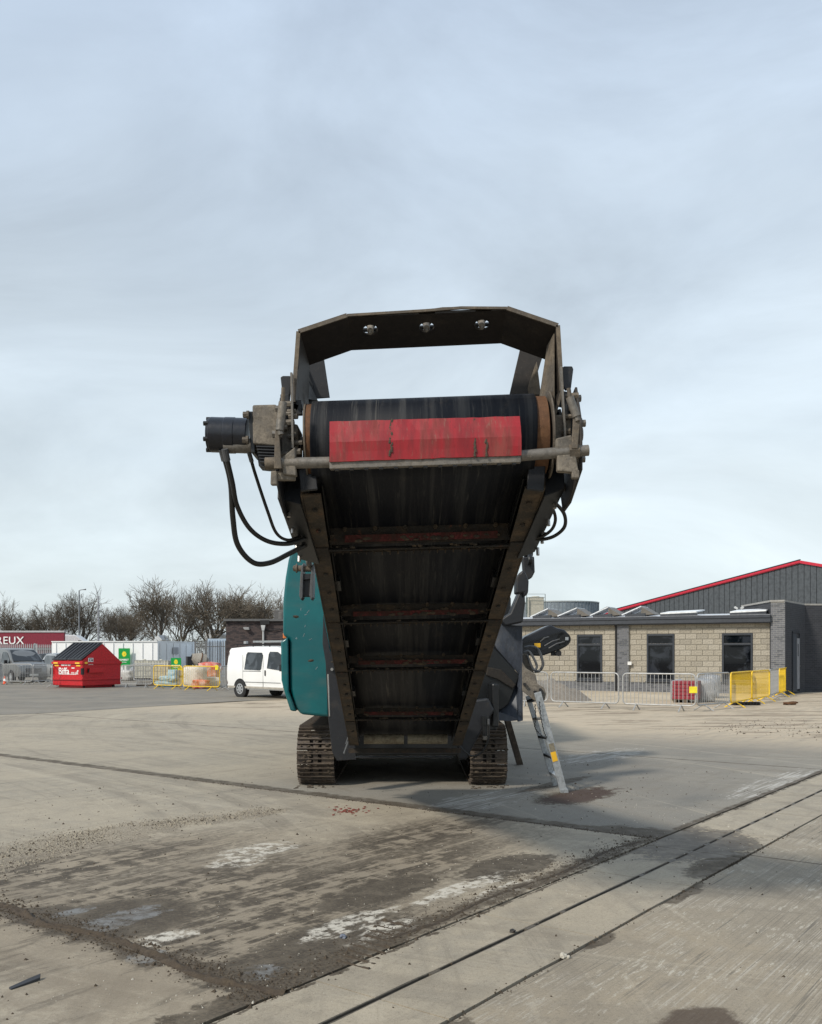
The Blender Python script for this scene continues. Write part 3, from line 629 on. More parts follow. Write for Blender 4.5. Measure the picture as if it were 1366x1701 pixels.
# cross beams with red bars behind a lower lip
for bi, (s, hgt) in enumerate(((.77, .11), (1.98, .075), (3.09, .06), (4.72, .055))):
    m = MB()
    m.bar(CC(-.51, s, .005), CC(.51, s, .005), .07, .010, (0, -math.sin(R(18.3)), 1)); m.bar(CC(-.51, s+.03, .012), CC(.51, s+.03, .012), .008, .03)
    m.bar(CC(-.51, s-.04, .075), CC(.51, s-.04, .075), .012, hgt); bm1 = B(m, 'cross_beam', 'beam', bevel=.002)
    m = MB(); w = .42 if bi else .42
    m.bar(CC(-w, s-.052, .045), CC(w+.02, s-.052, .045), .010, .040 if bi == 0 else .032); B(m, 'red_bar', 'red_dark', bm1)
    m = MB(); random.seed(bi)
    for i in range(36): m.blob(CC(random.uniform(-.5, .5), s+random.uniform(-.04, .03), random.uniform(-.004, .004)), random.uniform(.005, .012), seed=i, sub=1, sc=(1.6, 1, .8))
    for i in range(34): m.blob(CC(random.gauss(0, .28), s-.055, random.uniform(.025, .07)), random.uniform(.006, .014), seed=i+50, sub=1, sc=(2.0, .5, 1.0))
    for i in range(22): m.cyl(CC(-.48+i*.045, s+.03, .0), CC(-.48+i*.045, s+.03, -.012-.01*random.random()), .006, .003, 5)
    for i in range(6): m.cyl(CC(-.42+i*.17, s-.055, .10), CC(-.42+i*.17, s-.07, .10), .013, n=6)
    B(m, 'caked_mud', 'rail', bm1, kind='stuff')
# idler set brackets and tail
m = MB(); m.cyl(CC(-.45, 5.78, .05), CC(-.02, 5.78, .05), .055, n=20); B(m, 'tail_roller', 'roller', smooth=True)
m = MB(); m.cyl(CC(.02, 5.78, .05), CC(.45, 5.78, .05), .055, n=20); B(m, 'tail_roller', 'roller', smooth=True)
m = MB(); m.bar(CC(-.62, 5.9, -.05), CC(.6, 5.9, -.05), .05, .05); B(m, 'tail_beam', 'beam')
m = MB(); m.bar(P(590, 1258, 10.4), P(752, 1258, 10.4), .05, .018); B(m, 'tail_crossmember', 'steel_black', bevel=.005)
m = MB()
for s in (1.35, 2.5, 3.9):
    for sx in (-1, 1): m.bar(CC(sx*.5, s, .10), CC(sx*.5, s+.16, .10), .04, .10)
B(m, 'idler_brackets', 'steel_black', kind='stuff')
# tracks
shoe = MB(); w = .455
for x0, x1 in ((-w/2, -.075), (-.03, .03), (.075, w/2)): shoe.box(((x0+x1)/2, 0, 0), (x1-x0, .165, .014))
for y in (-.08, .08): shoe.box((0, y*.9, 0), (w-.01, .02, .012))
for y in (-.072, -.010, .052): shoe.box((0, y, .020), (w, .013, .028))
shoe_me = shoe.mesh('track_shoe', M['shoe'])
for tx in (-1.172, .955):
    t0 = Vector((tx, 11.4, 0)); rad = .335; Ln = 3.1; zc = rad+.03
    m = MB(); m.box(t0+Vector((0, .37+Ln/2, .36)), (.22, Ln, .38)); m.cyl(t0+Vector((-.11, .37, zc)), t0+Vector((.11, .37, zc)), rad-.05, n=28); m.cyl(t0+Vector((-.11, .37+Ln, zc)), t0+Vector((.11, .37+Ln, zc)), rad-.05, n=28)
    m.box(t0+Vector((0, .37+Ln/2, .37)), (.12, Ln+.5, .56)); tr = B(m, 'track', 'link', bevel=.01)
    per = 2*Ln+2*math.pi*rad; N = int(per/.172)
    for i in range(N):
        d = i*per/N
        if d < Ln: y, z, a = d, 0, math.pi
        elif d < Ln+math.pi*rad: q = (d-Ln)/rad; y, z, a = Ln+rad*math.sin(q), rad-rad*math.cos(q), math.pi-q
        elif d < 2*Ln+math.pi*rad: y, z, a = Ln-(d-Ln-math.pi*rad), 2*rad, 0
        else: q = (d-2*Ln-math.pi*rad)/rad; y, z, a = -rad*math.sin(q), rad+rad*math.cos(q), -q
        sh = link('track_shoe', shoe_me, tr, t0-RO+Vector((0, .37+y, z+.035)), (-a, 0, 0) if False else (0, 0, 0))
        nrm = Vector((0, 0, -1)) if a == math.pi else None
        cy, cz = (min(max(y, 0), Ln), rad); dv = Vector((0, y-cy, z-cz)).normalized() if (y < 0 or y > Ln) else Vector((0, 0, -1 if z < rad else 1))
        xax = Vector((1, 0, 0)); sh.rotation_euler = Matrix((xax, dv.cross(xax), dv)).transposed().to_euler()
    m = MB(); random.seed(int(tx*10))
    for i in range(150):
        an = random.uniform(-.3, 3.3); rr_ = rad+.012+random.uniform(0, .02); m.blob(t0+Vector((random.uniform(-.22, .22), .37-rr_*math.sin(an), zc+.005-rr_*math.cos(an))), random.uniform(.006, .017), i, .4, 1, (1.8, 1, 1))
    for i in range(20): m.blob(t0+Vector((random.uniform(-.26, .26), random.uniform(-.12, .25), .004)), random.uniform(.006, .02), i, .4, 1, (1.5, 1.2, .6))
    B(m, 'packed_mud', 'mudcake', tr, kind='stuff')
    m = MB()
    for i in range(5): m.cyl(t0+Vector((-.14, .8+i*.55, .12)), t0+Vector((.14, .8+i*.55, .12)), .09, n=16)
    B(m, 'track_rollers', 'link', tr, kind='stuff')
# chassis, engine cover, crusher box, hopper
m = MB(); m.box((-.1, 13.9, .62), (1.7, 4.6, .50)); m.box((-.15, 15.2, 1.5), (1.9, 5.2, 1.0)); B(m, 'chassis', 'steel_black', bevel=.02)  # low belly box added to darken the ground between the tracks
q = [(479, 930), (484, 914), (500, 906), (548, 905), (548, 1192), (541, 1191), (500, 1187), (491, 1176), (482, 1145), (481, 1062), (470, 1056), (470, 1000), (474, 960)]
m = MB(); m.prism([P(x, y, 11.15) for x, y in q], (-.08, 4.6, 0)); hood = B(m, 'engine_cover', 'teal', bevel=.035, seg=4, smooth=True)
q = [(468, 1066), (480, 1058), (481, 1148), (494, 1182), (484, 1181), (474, 1150), (469, 1130)]
m = MB(); m.prism([P(x-1.5, y, 11.10) for x, y in q], (-.06, 2.2, 0)); B(m, 'side_door', 'teal', hood, bevel=.02, seg=3, smooth=True)
m = MB(); m.box(P(475, 1056, 11.25), (.06, .1, .07)); B(m, 'marker_lamp', 'orange', hood, bevel=.01)
random.seed(5); m = MB()
for x, y, l, an in ((505, 1055, 9, 1.1), (516, 1062, 8, .5), (507, 1040, 6, 1.2), (493, 1060, 5, -1), (526, 1110, 8, 1.0), (492, 1061, 4, -.5), (512, 1016, 9, .9), (500, 1012, 6, 1.4), (508, 1021, 7, .4)):
    a = P(x, y, 11.148); d = Vector((math.cos(an), 0, math.sin(an)))*l*.0024; m.bar(a-d, a+d, .002, .0035)
B(m, 'paint_scratches', 'alu', hood, kind='stuff')
q = [(537, 1020), (548, 1080), (583, 1150), (592, 1262), (560, 1264), (552, 1250), (545, 1190), (541, 1100), (536, 1070)]
m = MB(); m.prism([P(x, y, 10.9) for x, y in q], (0, .03, 0)); B(m, 'chassis_plate', 'steel_dark', bevel=.006)
m = MB(); m.cyl(P(551.5, 1112, 10.89), P(551.5, 1112, 10.86), .018, n=10); m.cyl(P(548, 1190, 10.9), P(545, 1120, 10.9), .01, n=6); B(m, 'plate_bolt', 'chrome')
m = MB(); m.cyl(P(572, 1252, 10.7), P(579, 1232, 10.7), .014, n=8); m.cyl(P(575, 1236, 10.7), P(581, 1218, 10.7), .009, n=8); B(m, 'link_rod', 'grey_mid')
m = MB(); m.box(P(670, 1130, 12.0), (2.0, .4, .6)); m.box(P(665, 1175, 11.9), (1.3, .4, 1.0)); B(m, 'crusher_frame', 'steel_black', bevel=.02)
# right hand side plates
q = [(815, 1028), (868, 1036), (869, 1196), (862, 1199), (815, 1198), (800, 1120)]
m = MB(); m.prism([P(868, 1040, 11.1), P(869, 1196, 11.1), P(810, 1196, 11.3), P(845, 1150, 11.35), P(864, 1122, 11.3), P(826, 1078, 11.3), P(800, 1034, 11.3)], (0, .03, 0)); B(m, 'side_plate', 'grey_plate', bevel=.004)
m = MB(); m.prism([P(868, 1110, 11.09), P(869, 1197, 11.09), P(862, 1199, 11.09), P(853, 1160, 11.32)], (-.01, .05, 0)); B(m, 'fold_plate', 'grey_plate')
m = MB(); m.prism([P(850, 1198, 11.12), P(815, 1197, 11.12), P(822, 1180, 11.12), P(866, 1196, 11.12)], (0, .3, 0)); B(m, 'bottom_plate', 'grey_plate')
m = MB(); m.prism([P(820, 1076, 11.2), P(864, 1122, 11.2), P(845, 1170, 11.2), P(832, 1180, 11.2), P(790, 1172, 11.2), P(785, 1080, 11.2)], (0, .3, 0)); B(m, 'chute_box', 'steel_black', bevel=.01)
m = MB(); m.prism([P(810, 1108, 11.15), P(833, 1112, 11.15), P(858, 1138, 11.15), P(852, 1144, 11.15), P(826, 1128, 11.15), P(808, 1122, 11.15)], (0, .05, 0)); B(m, 'chute_rib', 'beam', bevel=.01)
m = MB(); m.box(P(780, 1120, 12.4), (1.1, 1.0, 1.0)); m.box(P(780, 1050, 12.6), (1.0, 1.2, .9)); B(m, 'crusher_housing', 'steel_black', bevel=.03)
m = MB(); q = [(830, 1030), (848, 1018), (862, 985), (872, 975), (873, 1000), (869, 1034), (840, 1040)]; m.prism([P(x, y, 11.0) for x, y in q], (0, .3, 0)); B(m, 'curved_guard', 'steel_dark', bevel=.02)
m = MB(); q = [(858, 960), (868, 947), (873, 950), (879, 965), (878, 985), (872, 992), (870, 985), (858, 986)]; m.prism([P(x, y, 8.2) for x, y in q], (0, .2, 0)); B(m, 'ram_bracket', 'steel_dark', bevel=.015)
m = MB(); q = [(868, 925), (888, 924), (889, 950), (884, 960), (876, 964), (870, 950)]; m.prism([P(x, y, 8.5) for x, y in q], (0, .1, 0)); B(m, 'ram_bracket', 'steel_dark', bevel=.012)
m = MB(); q = [(874, 903), (887, 903), (886, 924), (872, 924)]; m.prism([P(x, y, 8.5) for x, y in q], (0, .1, 0)); m.cyl(P(877, 930, 8.45), P(884, 930, 8.45), .05, n=14); B(m, 'work_lamp', 'steel_black', bevel=.01)
# left ram bracket with pin
for x0 in (497, 514):
    m = MB(); q = [(x0, 990), (x0+2, 955), (x0+4, 940), (x0+8, 934), (x0+7, 950), (x0+6, 992), (x0+3, 997)]; m.prism([P(x, y, 8.9) for x, y in q], (0, .18, 0)); B(m, 'bracket_ear', 'grey_mid', bevel=.006)
m = MB(); m.prism([P(x, y, 8.95) for x, y in ((501, 960), (518, 960), (518, 991), (501, 991))], (0, .1, 0)); m.prism([P(x, y, 8.92) for x, y in ((503, 953), (516, 953), (518, 962), (501, 964))], (0, .1, 0)); B(m, 'bracket_box', 'steel_dark', bevel=.006)
m = MB(); m.cyl(P(488, 944, 8.95), P(520, 945, 8.95), .03, n=14); m.cyl(P(487, 944, 8.95), P(492, 944, 8.95), .022, n=6); m.cyl(P(492, 944, 8.95), P(494, 944, 8.95), .045, n=14); B(m, 'hinge_pin', 'hoop_lit', smooth=True)
m = MB(); m.cyl(P(514, 938, 8.95), P(512, 922, 8.5), .03, n=12); m.cyl(P(513, 928, 8.8), P(516, 912, 8.2), .02, n=12); B(m, 'ram_rod', 'chrome', smooth=True)
# rear hopper with flared plates, seen from other sides
m = MB()
for sx in (-1, 1): m.prism([(sx*.7-.3, 15.0, 2.1), (sx*.7-.3, 19.5, 2.1), (sx*1.05-.3, 19.7, 3.05), (sx*1.05-.3, 15.2, 3.05)], (sx*.03, 0, 0))
m.prism([(-1.0, 19.5, 2.1), (.4, 19.5, 2.1), (.75, 19.9, 3.05), (-1.35, 19.9, 3.05)], (0, .03, 0)); m.box((-.3, 17.2, 2.05), (1.4, 4.6, .1)); B(m, 'feed_hopper', 'teal', bevel=.004)
m = MB()
for sx in (-1, 1):
    for y in (15.6, 16.8, 18.0, 19.2): m.prism([(sx*.85-.3, y, 2.1), (sx*.98-.3, y, 2.1), (sx*1.2-.3, y, 3.0), (sx*1.06-.3, y, 3.0)], (0, .04, 0))
B(m, 'hopper_ribs', 'steel_dark', kind='stuff')
# black side conveyor
m = MB(); ax = (P(925, 1058, 13.6)-P(870, 1082, 13.6)).normalized(); c0 = P(868, 1072, 13.6)
q = [(862, 1068), (872, 1058), (907, 1041), (915, 1038), (925, 1043), (938, 1046), (946, 1054), (948, 1064), (943, 1073), (932, 1079), (900, 1090), (880, 1089), (862, 1096)]
m.prism([P(x, y, 13.5) for x, y in q], (0, .5, 0)); sc_ = B(m, 'side_conveyor', 'motor', bevel=.02)
m = MB(); m.cyl(P(937, 1062, 13.48), P(937, 1062, 14.02), .10, n=24); m.bar(P(868, 1070, 13.47), P(935, 1049, 13.47), .03, .02); m.bar(P(880, 1085, 13.47), P(938, 1072, 13.47), .03, .02); B(m, 'conveyor_nose', 'steel_black', sc_, smooth=True)
for i, (a, b) in enumerate((((905, 1073), (930, 1062)), ((912, 1077), (938, 1066)), ((898, 1066), (912, 1058)))):
    m = MB(); m.tube([P(*a, 13.46), P((a[0]+b[0])/2, (a[1]+b[1])/2-2, 13.43), P(*b, 13.46)], .012, 8); B(m, 'pipe', 'grey_mid', sc_, smooth=True)
m = MB(); m.box(P(893, 1072, 13.46), (.09, .01, .06)); B(m, 'warning_sticker', 'yellow_label', sc_)
m = MB(); m.box(P(942, 1061, 13.45), (.045, .01, .045)); B(m, 'reflector', 'alu', sc_)
m = MB(); m.box(P(924, 1086, 13.6), (.14, .1, .06)); m.cyl(P(928, 1085, 13.5), P(928, 1085, 13.7), .045, n=12); B(m, 'nose_bracket', 'steel_dark', sc_)
# grab handles and latch
def loopt(pts, Y, r): m = MB(); m.tube(spline([P(x, y, Y) for x, y in pts], 6), r, 8); return m
B(loopt([(872, 1076), (882, 1074), (893, 1078), (900, 1092), (902, 1105), (897, 1114), (888, 1116)], 11.3, .017), 'grab_handle', 'grey_mid', smooth=True)
B(loopt([(871, 1084), (878, 1082), (886, 1092), (892, 1106), (889, 1113), (884, 1108), (876, 1088)], 11.2, .015), 'grab_handle', 'grey_mid', smooth=True)
m = MB(); m.prism([P(x, y, 11.25) for x, y in ((868, 1086), (876, 1086), (888, 1118), (880, 1126), (868, 1105))], (0, .08, 0)); B(m, 'handle_plate', 'gearbox', bevel=.008)
q = [(868, 1100), (874, 1110), (890, 1120), (893, 1136), (904, 1142), (908, 1152), (905, 1164), (896, 1168), (885, 1162), (876, 1154), (868, 1148)]
m = MB(); m.prism([P(x, y, 11.05) for x, y in q], (0, .04, 0)); lt = B(m, 'ladder_latch', 'gearbox', bevel=.008)
m = MB(); m.prism([P(x, y, 11.04) for x, y in ((886, 1149), (889, 1147), (903, 1156), (900, 1160), (893, 1158))], (0, .01, 0)); m.cyl(P(898, 1146, 11.04), P(898, 1146, 11.0), .02, n=10); m.cyl(P(872, 1137, 11.04), P(872, 1137, 11.0), .02, n=10); B(m, 'latch_slot', 'black', lt)
# ladder
def stile(a, b, w, d, name='stile'):
    m = MB(); m.bar(a, b, w, d, (0, 1, 0)); return m
ld = B(stile(P(893, 1150, 11.0), P(937, 1316, 11.0)+Vector((0, 0, 0)), .085, .028), 'ladder', 'alu', bevel=.004)
lo = CR
m = stile(P(877, 1156, 11.55), Vector((P(923, 1304, 11.55).x, 11.55, .0)), .06, .028); B(m, 'stile', 'alu', ld, bevel=.004)
pa, pb, qa, qb = P(893, 1150, 11.02), P(937, 1316, 11.02), P(877, 1156, 11.55), P(923, 1304, 11.55)
for i in range(5):
    s = .06+i*.20; m = MB(); m.bar(pa+(pb-pa)*s, qa+(qb-qa)*s, .07, .03); B(m, 'rung', 'steel_dark' if i in (0, 2, 3) else 'alu', ld, bevel=.004)
m = MB(); a = P(925, 1255, 10.98); M3 = Matrix.Rotation(R(-14.8), 3, 'Y'); m.box(P(921, 1257, 10.982), (.062, .004, .115), M3); B(m, 'yellow_sticker', 'yellow_label', ld)
m = MB(); m.box(P(917.5, 1242, 10.982), (.062, .004, .10), M3); B(m, 'white_sticker', 'roller', ld)
m = MB(); m.prism([P(x, y, 10.97) for x, y in ((931, 1312), (944, 1311), (945, 1318), (932, 1319))], (0, .06, 0)); B(m, 'ladder_foot', 'alu', ld)
m = MB(); ch = spline([P(896, 1165, 10.95), P(899, 1190, 10.95), P(904, 1215, 10.95), P(908, 1226, 10.95), P(898, 1220, 11.1), P(889, 1208, 11.2), P(890, 1190, 11.2), P(889, 1170, 11.2)], 7)
for i in range(len(ch)-1): m.tube([ch[i], (ch[i]+ch[i+1])/2+Vector((.004*(-1)**i, 0, 0)), ch[i+1]], [.004, .0075, .004], 5)
B(m, 'safety_chain', 'steel_black', ld, kind='stuff')
m = MB(); m.bar(P(841, 1190, 13.4), P(864, 1270, 13.75), .09, .06, (0, 1, 0)); m.bar(P(838, 1190, 13.38), P(860, 1270, 13.72), .015, .12, (0, 1, 0)); B(m, 'support_leg', 'shoe')
# cylinder, valve and loose hose by the right track
m = MB(); m.prism([P(x, y, 10.6) for x, y in ((778, 1165), (812, 1160), (822, 1180), (800, 1215), (775, 1262), (762, 1262), (758, 1230))], (0, .15, 0)); B(m, 'tail_bracket', 'steel_dark', bevel=.02)
m = MB(); m.cyl(P(806, 1205, 10.5), P(806, 1222, 10.5), .03, n=12); m.cyl(P(806, 1190, 10.5), P(806, 1205, 10.5), .04, n=12); B(m, 'valve', 'steel_black', smooth=True)
hose([(812, 1196), (812, 1225), (802, 1248), (785, 1256), (770, 1246), (762, 1236)], .010, 10.45, 10.5)
m = MB(); m.box(P(806, 1226, 10.5), (.05, .05, .05)); B(m, 'filter_cap', 'galv', bevel=.01)
m = MB(); m.box(P(820, 1170, 10.9), (.08, .5, .5)); m.box(P(790, 1195, 11.2), (.5, .3, .25)); B(m, 'corner_block', 'steel_black', bevel=.02)
# ------------------------------------------------------------ block-walled building on the right
A0, A1 = Vector((14.1, 36.5, 0)), Vector((5.0, 41.4, 0))
dW = (A1-A0).normalized(); WL = (A1-A0).length+5.5; nW = Vector((dW.y, -dW.x, 0));  nW = nW if nW.y < 0 else -nW
MB_ = Matrix((( -dW.x, -nW.x, 0), (-dW.y, -nW.y, 0), (0, 0, 1)))       # local x right along the wall, y into it
angW = math.atan2(-dW.y, -dW.x)
bld = empty('block_building', A0, angW, 'long low pale block-walled building with dark fascia and three tall windows behind the barriers', 'building')
# local frame: x = 0 at the right end, negative to the left; y positive into the building
def LX(px):                             # photo column -> local x on the wall face
    k = (px-CX)/F; # (A0 + d*s).x = k*(A0+d*s).y
    s = (A0.x-k*A0.y)/(k*dW.y-dW.x); return -s
block_m = worn('pale concrete block', (.37, .335, .27), (.27, .24, .19), .5, .9, 5, bump=.6)
block_m2 = worn('darker concrete block', (.33, .30, .245), (.25, .22, .18), .5, .9, 5, bump=.6)
block_m3 = worn('light concrete block', (.40, .365, .30), (.31, .28, .225), .5, .9, 5, bump=.6)
mort = plain('block mortar', (.43, .39, .315), .95)
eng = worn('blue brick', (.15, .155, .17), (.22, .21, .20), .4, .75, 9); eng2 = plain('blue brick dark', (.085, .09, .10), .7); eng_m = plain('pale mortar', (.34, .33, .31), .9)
frame_m = plain('anthracite frame', (.028, .033, .042), .4); fascia_m = plain('anthracite fascia', (.04, .045, .055), .45)
fx = lambda px: LX(px)
wins = [(LX(959), LX(1001)), (LX(1075), LX(1121)), (LX(1200), LX(1251))]
wz0, wz1 = .43, 2.44
m = MB(); m.box((-WL/2, .28, 1.45), (WL, .4, 2.9)) 
# wall core with openings: build as columns between windows
m = MB(); xs = [-WL]+[q for w in wins for q in w]+[0]
for a, b in zip(xs[::2], xs[1::2]): m.box(((a+b)/2, .22, 1.45), (b-a, .40, 2.9))
for a, b in wins: m.box(((a+b)/2, .22, wz0/2), (b-a, .40, wz0)); m.box(((a+b)/2, .22, (wz1+2.9)/2), (b-a, .40, 2.9-wz1))
wall = m.build('wall', mort, bld)
m = MB(); m.box((-WL/2, 3.2, 1.4), (WL, .2, 2.8)); m.box((-WL, 1.7, 1.4), (.2, 3, 2.8)); m.build('rear_wall', mort, bld)
m = MB(); m.box((-WL/2, 2.2, .05), (WL, 3.5, .1)); m.build('floor', plain('dark floor', (.06, .06, .06)), bld)
bmesh_cache = {}
def blockmesh(l, mat, h=.2):
    key = (round(l, 2), mat.name, h)
    if key not in bmesh_cache: bmesh_cache[key] = MB().box((0, 0, 0), (max(.05, round(l, 2)), .03, h)).mesh('block', mat)
    return bmesh_cache[key]
random.seed(21); bw, bh = .448, .2235; pil = (LX(1026), LX(1046)); n = 0
rows = int((2.86-.40)/bh)+1
for r in range(rows):
    z0 = .42+r*bh; x = -WL+(.224 if r % 2 else 0)
    z1 = min(z0+bh-.015, 2.84)
    if z1-z0 < .08: continue
    while x < -.02:
        segs = [(max(x, -WL), min(x+bw, -.0))]
        for (a, b) in wins+[pil]:
            if (a, b) != pil and (z0 > wz1-.02): continue
            ns = []
            for s0, s1 in segs:
                if s1 <= a or s0 >= b: ns.append((s0, s1)); continue
                if s0 < a: ns.append((s0, a))
                if s1 > b: ns.append((b, s1))
            segs = ns
        for s0, s1 in segs:
            if s1-s0 < .07 or s1 < LX(872): continue
            me = blockmesh(s1-s0-.015, random.choice((block_m, block_m, block_m2, block_m3)), round(z1-z0, 3))
            link('block', me, wall, ((s0+s1)/2, random.uniform(-.002, .003), (z0+z1)/2)); n += 1
        x += bw
print('blocks', n)
m = MB(); m.box(((-WL+LX(870))/2, 0, 1.63), (LX(870)+WL, .03, 2.4)); m.build('hidden_blockwork', block_m, wall)
def bricks(name, x0, x1, z0, z1, y, parent, brick=(.215, .065), mats=(eng, eng2), flip=None, seed=1):
    """small bricks standing proud of their mortar, joined because they are too small to pick apart"""
    random.seed(seed)
    for mi, mt in enumerate(mats):
        m = MB(); random.seed(seed); r = 0; z = z0
        while z < z1-.03:
            x = x0-(.112 if r % 2 else 0)
            while x < x1:
                a, b = max(x, x0), min(x+brick[0], x1); c = random.random() < .7
                if b-a > .03 and (c == (mi == 0)):
                    p = ((a+b)/2, y, z+brick[1]/2)
                    m.box(p, (b-a, .016, brick[1]))
                x += brick[0]+.011
            z += brick[1]+.011; r += 1
        if m.v:
            o = m.build(name, mt, parent, kind='stuff')
            if flip: o.location, o.rotation_euler = flip
pr = MB(); pr.box(((pil[0]+pil[1])/2, -.06, 1.42), (pil[1]-pil[0], .11, 2.84)); p_ = pr.build('brick_pier', eng_m, bld)
bricks('pier_bricks', pil[0]+.005, pil[1]-.005, .02, 2.84, -.117, p_, seed=4)
pl_ = MB(); 
pl_.box((LX(1026)/2-WL/2, -.02, .20), (WL+LX(1026), .035, .40)); pl_.box((LX(1046)/2, -.02, .20), (-LX(1046), .035, .40)); pb = pl_.build('plinth', eng_m, bld)
bricks('plinth_bricks', LX(870), LX(1026)-.01, .03, .40, -.040, pb, seed=8); bricks('plinth_bricks', LX(1046)+.01, -.01, .03, .40, -.040, pb, seed=9)
# windows
for a, b in wins:
    c = (a+b)/2; m = MB(); y = -.005; fw = .075; h0, h1 = wz0+.05, wz1-.03; tz = 1.98
    m.box((a+fw/2, y, (h0+h1)/2), (fw, .09, h1-h0)); m.box((b-fw/2, y, (h0+h1)/2), (fw, .09, h1-h0))
    for z in (h1-fw/2, h0+fw/2, tz): m.box((c, y+.002, z), (b-a-2*fw, .085, fw*1.1))
    wf = m.build('window', frame_m, bld, bevel=.006)
    m = MB(); m.box((c, .02, (h0+tz)/2), (b-a-2*fw, .012, tz-h0-fw*1.3)); m.build('pane', M['glass'], wf)
    m = MB(); m.box((c, .02, (tz+h1)/2), (b-a-2*fw, .012, h1-tz-fw*1.3)); m.build('pane', M['glass'], wf)
    m = MB(); m.box((c, -.03, wz0+.015), (b-a+.08, .16, .05)); m.build('sill', frame_m, wf, bevel=.004)
m = MB(); m.box((wins[0][0]+.45, 1.2, 1.2), (.5, .5, .9)); m.box((wins[1][0]+.3, .9, 1.0), (.05, .05, 1.8)); m.box((wins[2][0]+.9, 1.3, .9), (.6, .4, 1.2)); m.build('stored_stock', plain('pale stock', (.22, .23, .20)), bld)
m = MB(); m.box((-WL/2, -.16, 2.985), (WL+.02, .34, .30)); m.box((-WL/2, -.14, 2.80+.02), (WL, .26, .05)); fa = m.build('fascia', fascia_m, bld, bevel=.01)
m = MB(); m.prism([(-WL, -.34, 3.02), (0, -.34, 3.02), (0, -.34, 3.10), (-WL, -.34, 3.10)], (0, .02, 0)); m.box((-WL/2, -.345, 3.035), (WL, .05, .04)); m.build('gutter', fascia_m, fa)
m = MB(); m.prism([(-WL, -.31, 3.14), (-WL, 3.4, 3.34), (-WL, 3.4, 3.24), (-WL, -.31, 3.10)], (WL, 0, 0)); rf = m.build('roof', plain('pale roof membrane', (.55, .57, .60), .35), bld)
m = MB(); x = LX(1024); m.tube([(x, -.13, 2.85), (x+.03, -.10, 2.7), (x+.03, -.10, .05)], .055, 10); m.build('downpipe', M['black'], bld, smooth=True)
m = MB(); m.box((LX(1048), -.15, 1.20), (.16, .05, .14)); m.build('meter_box', plain('white plastic', (.7, .7, .68)), bld)
# corner brick block with door on the shaded side
kx = A0; dR = Vector((.575, .818, 0)); C1 = A0+dR*6.5; Hc = 3.62
cb = empty('brick_corner_block', A0, 0, 'dark brick corner block with pale coping and a half open door at the right', 'building')
pA = A0-nW*.0; w0 = A0+nW*.14; w1 = A0+Vector((-dW.x, -dW.y, 0))*.52+nW*.14
m = MB(); foot = [w0, w1, w1+dR*3.4, w1+dR*3.4+Vector((8, 1.2, 0)), w0+Vector((8.5, 9, 0)), w0+Vector((0.3, 4.0, 0))]
m.prism([Vector((p.x, p.y, 0)) for p in foot], (0, 0, Hc))
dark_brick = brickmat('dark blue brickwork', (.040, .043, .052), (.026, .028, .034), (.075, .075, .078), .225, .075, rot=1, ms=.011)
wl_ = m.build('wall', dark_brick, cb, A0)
m = MB(); fe = [p for p in foot]; cx0 = sum((p for p in fe), Vector())/len(fe)
m.prism([Vector((p.x, p.y, Hc))+(p-cx0).normalized()*.05 for p in fe], (0, 0, .07)); m.build('coping', plain('grey coping', (.30, .29, .27), .8), cb, A0)
# bricks on the narrow front face
angN = angW; o_ = empty('brick_face', w0-A0, angN); o_.parent = cb; tag(o_, None)
bpy.data.objects.remove(o_)
wdt = (w1-w0).length
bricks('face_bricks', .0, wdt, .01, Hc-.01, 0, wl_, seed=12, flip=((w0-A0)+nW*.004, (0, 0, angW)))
m = MB(); m.prism([Vector((0, 0, 0)), Vector((wdt, 0, 0)), Vector((wdt, 0, Hc)), Vector((0, 0, Hc))], (0, -.006, 0)); mo_ = m.build('face_mortar', eng_m, wl_); mo_.location = (w0-A0)+nW*.002; mo_.rotation_euler = (0, 0, angW)
# door on the side face
angD = math.atan2(dR.y, dR.x); nD = Vector((dR.y, -dR.x, 0))
def DP(s, off=0, z=0): p = w1-A0+dR*s+nD*off; p.z = z; return p
dp = empty('door', DP(0), angD); dp.parent = cb
m = MB(); m.box((1.12, -.01, 1.28), (.08, .06, 2.4)); m.box((2.28, -.01, 1.28), (.08, .06, 2.4)); m.box((1.70, -.012, 2.46), (1.24, .06, .08)); bpy.data.objects.remove(dp)
dfr = m.build('door_frame', frame_m, cb); dfr.location = DP(0); dfr.rotation_euler = (0, 0, angD)
m = MB(); m.box((1.45, -.015, 1.25), (.60, .04, 2.32)); d1 = m.build('door', plain('dark grey door leaf', (.05, .06, .075), .4), cb); d1.location = DP(0); d1.rotation_euler = (0, 0, angD)
m = MB(); m.box((2.0, -.02, 1.2), (.42, .05, 2.05)); d2 = m.build('door', plain('pale grey door leaf', (.27, .28, .30), .45), cb); d2.location = DP(0); d2.rotation_euler = (0, 0, angD); d2['label'] = 'pale grey door leaf with a slim window'
m = MB(); m.box((1.93, -.05, 1.75), (.07, .01, .5)); w_ = m.build('window', M['glass'], d2)
m = MB(); m.box((2.12, -.06, 1.1), (.10, .05, .02)); m.build('handle', M['chrome'], d2)
m = MB(); m.box(DP(4.2, .1, 1.8), (.1, .1, 3.2)); 
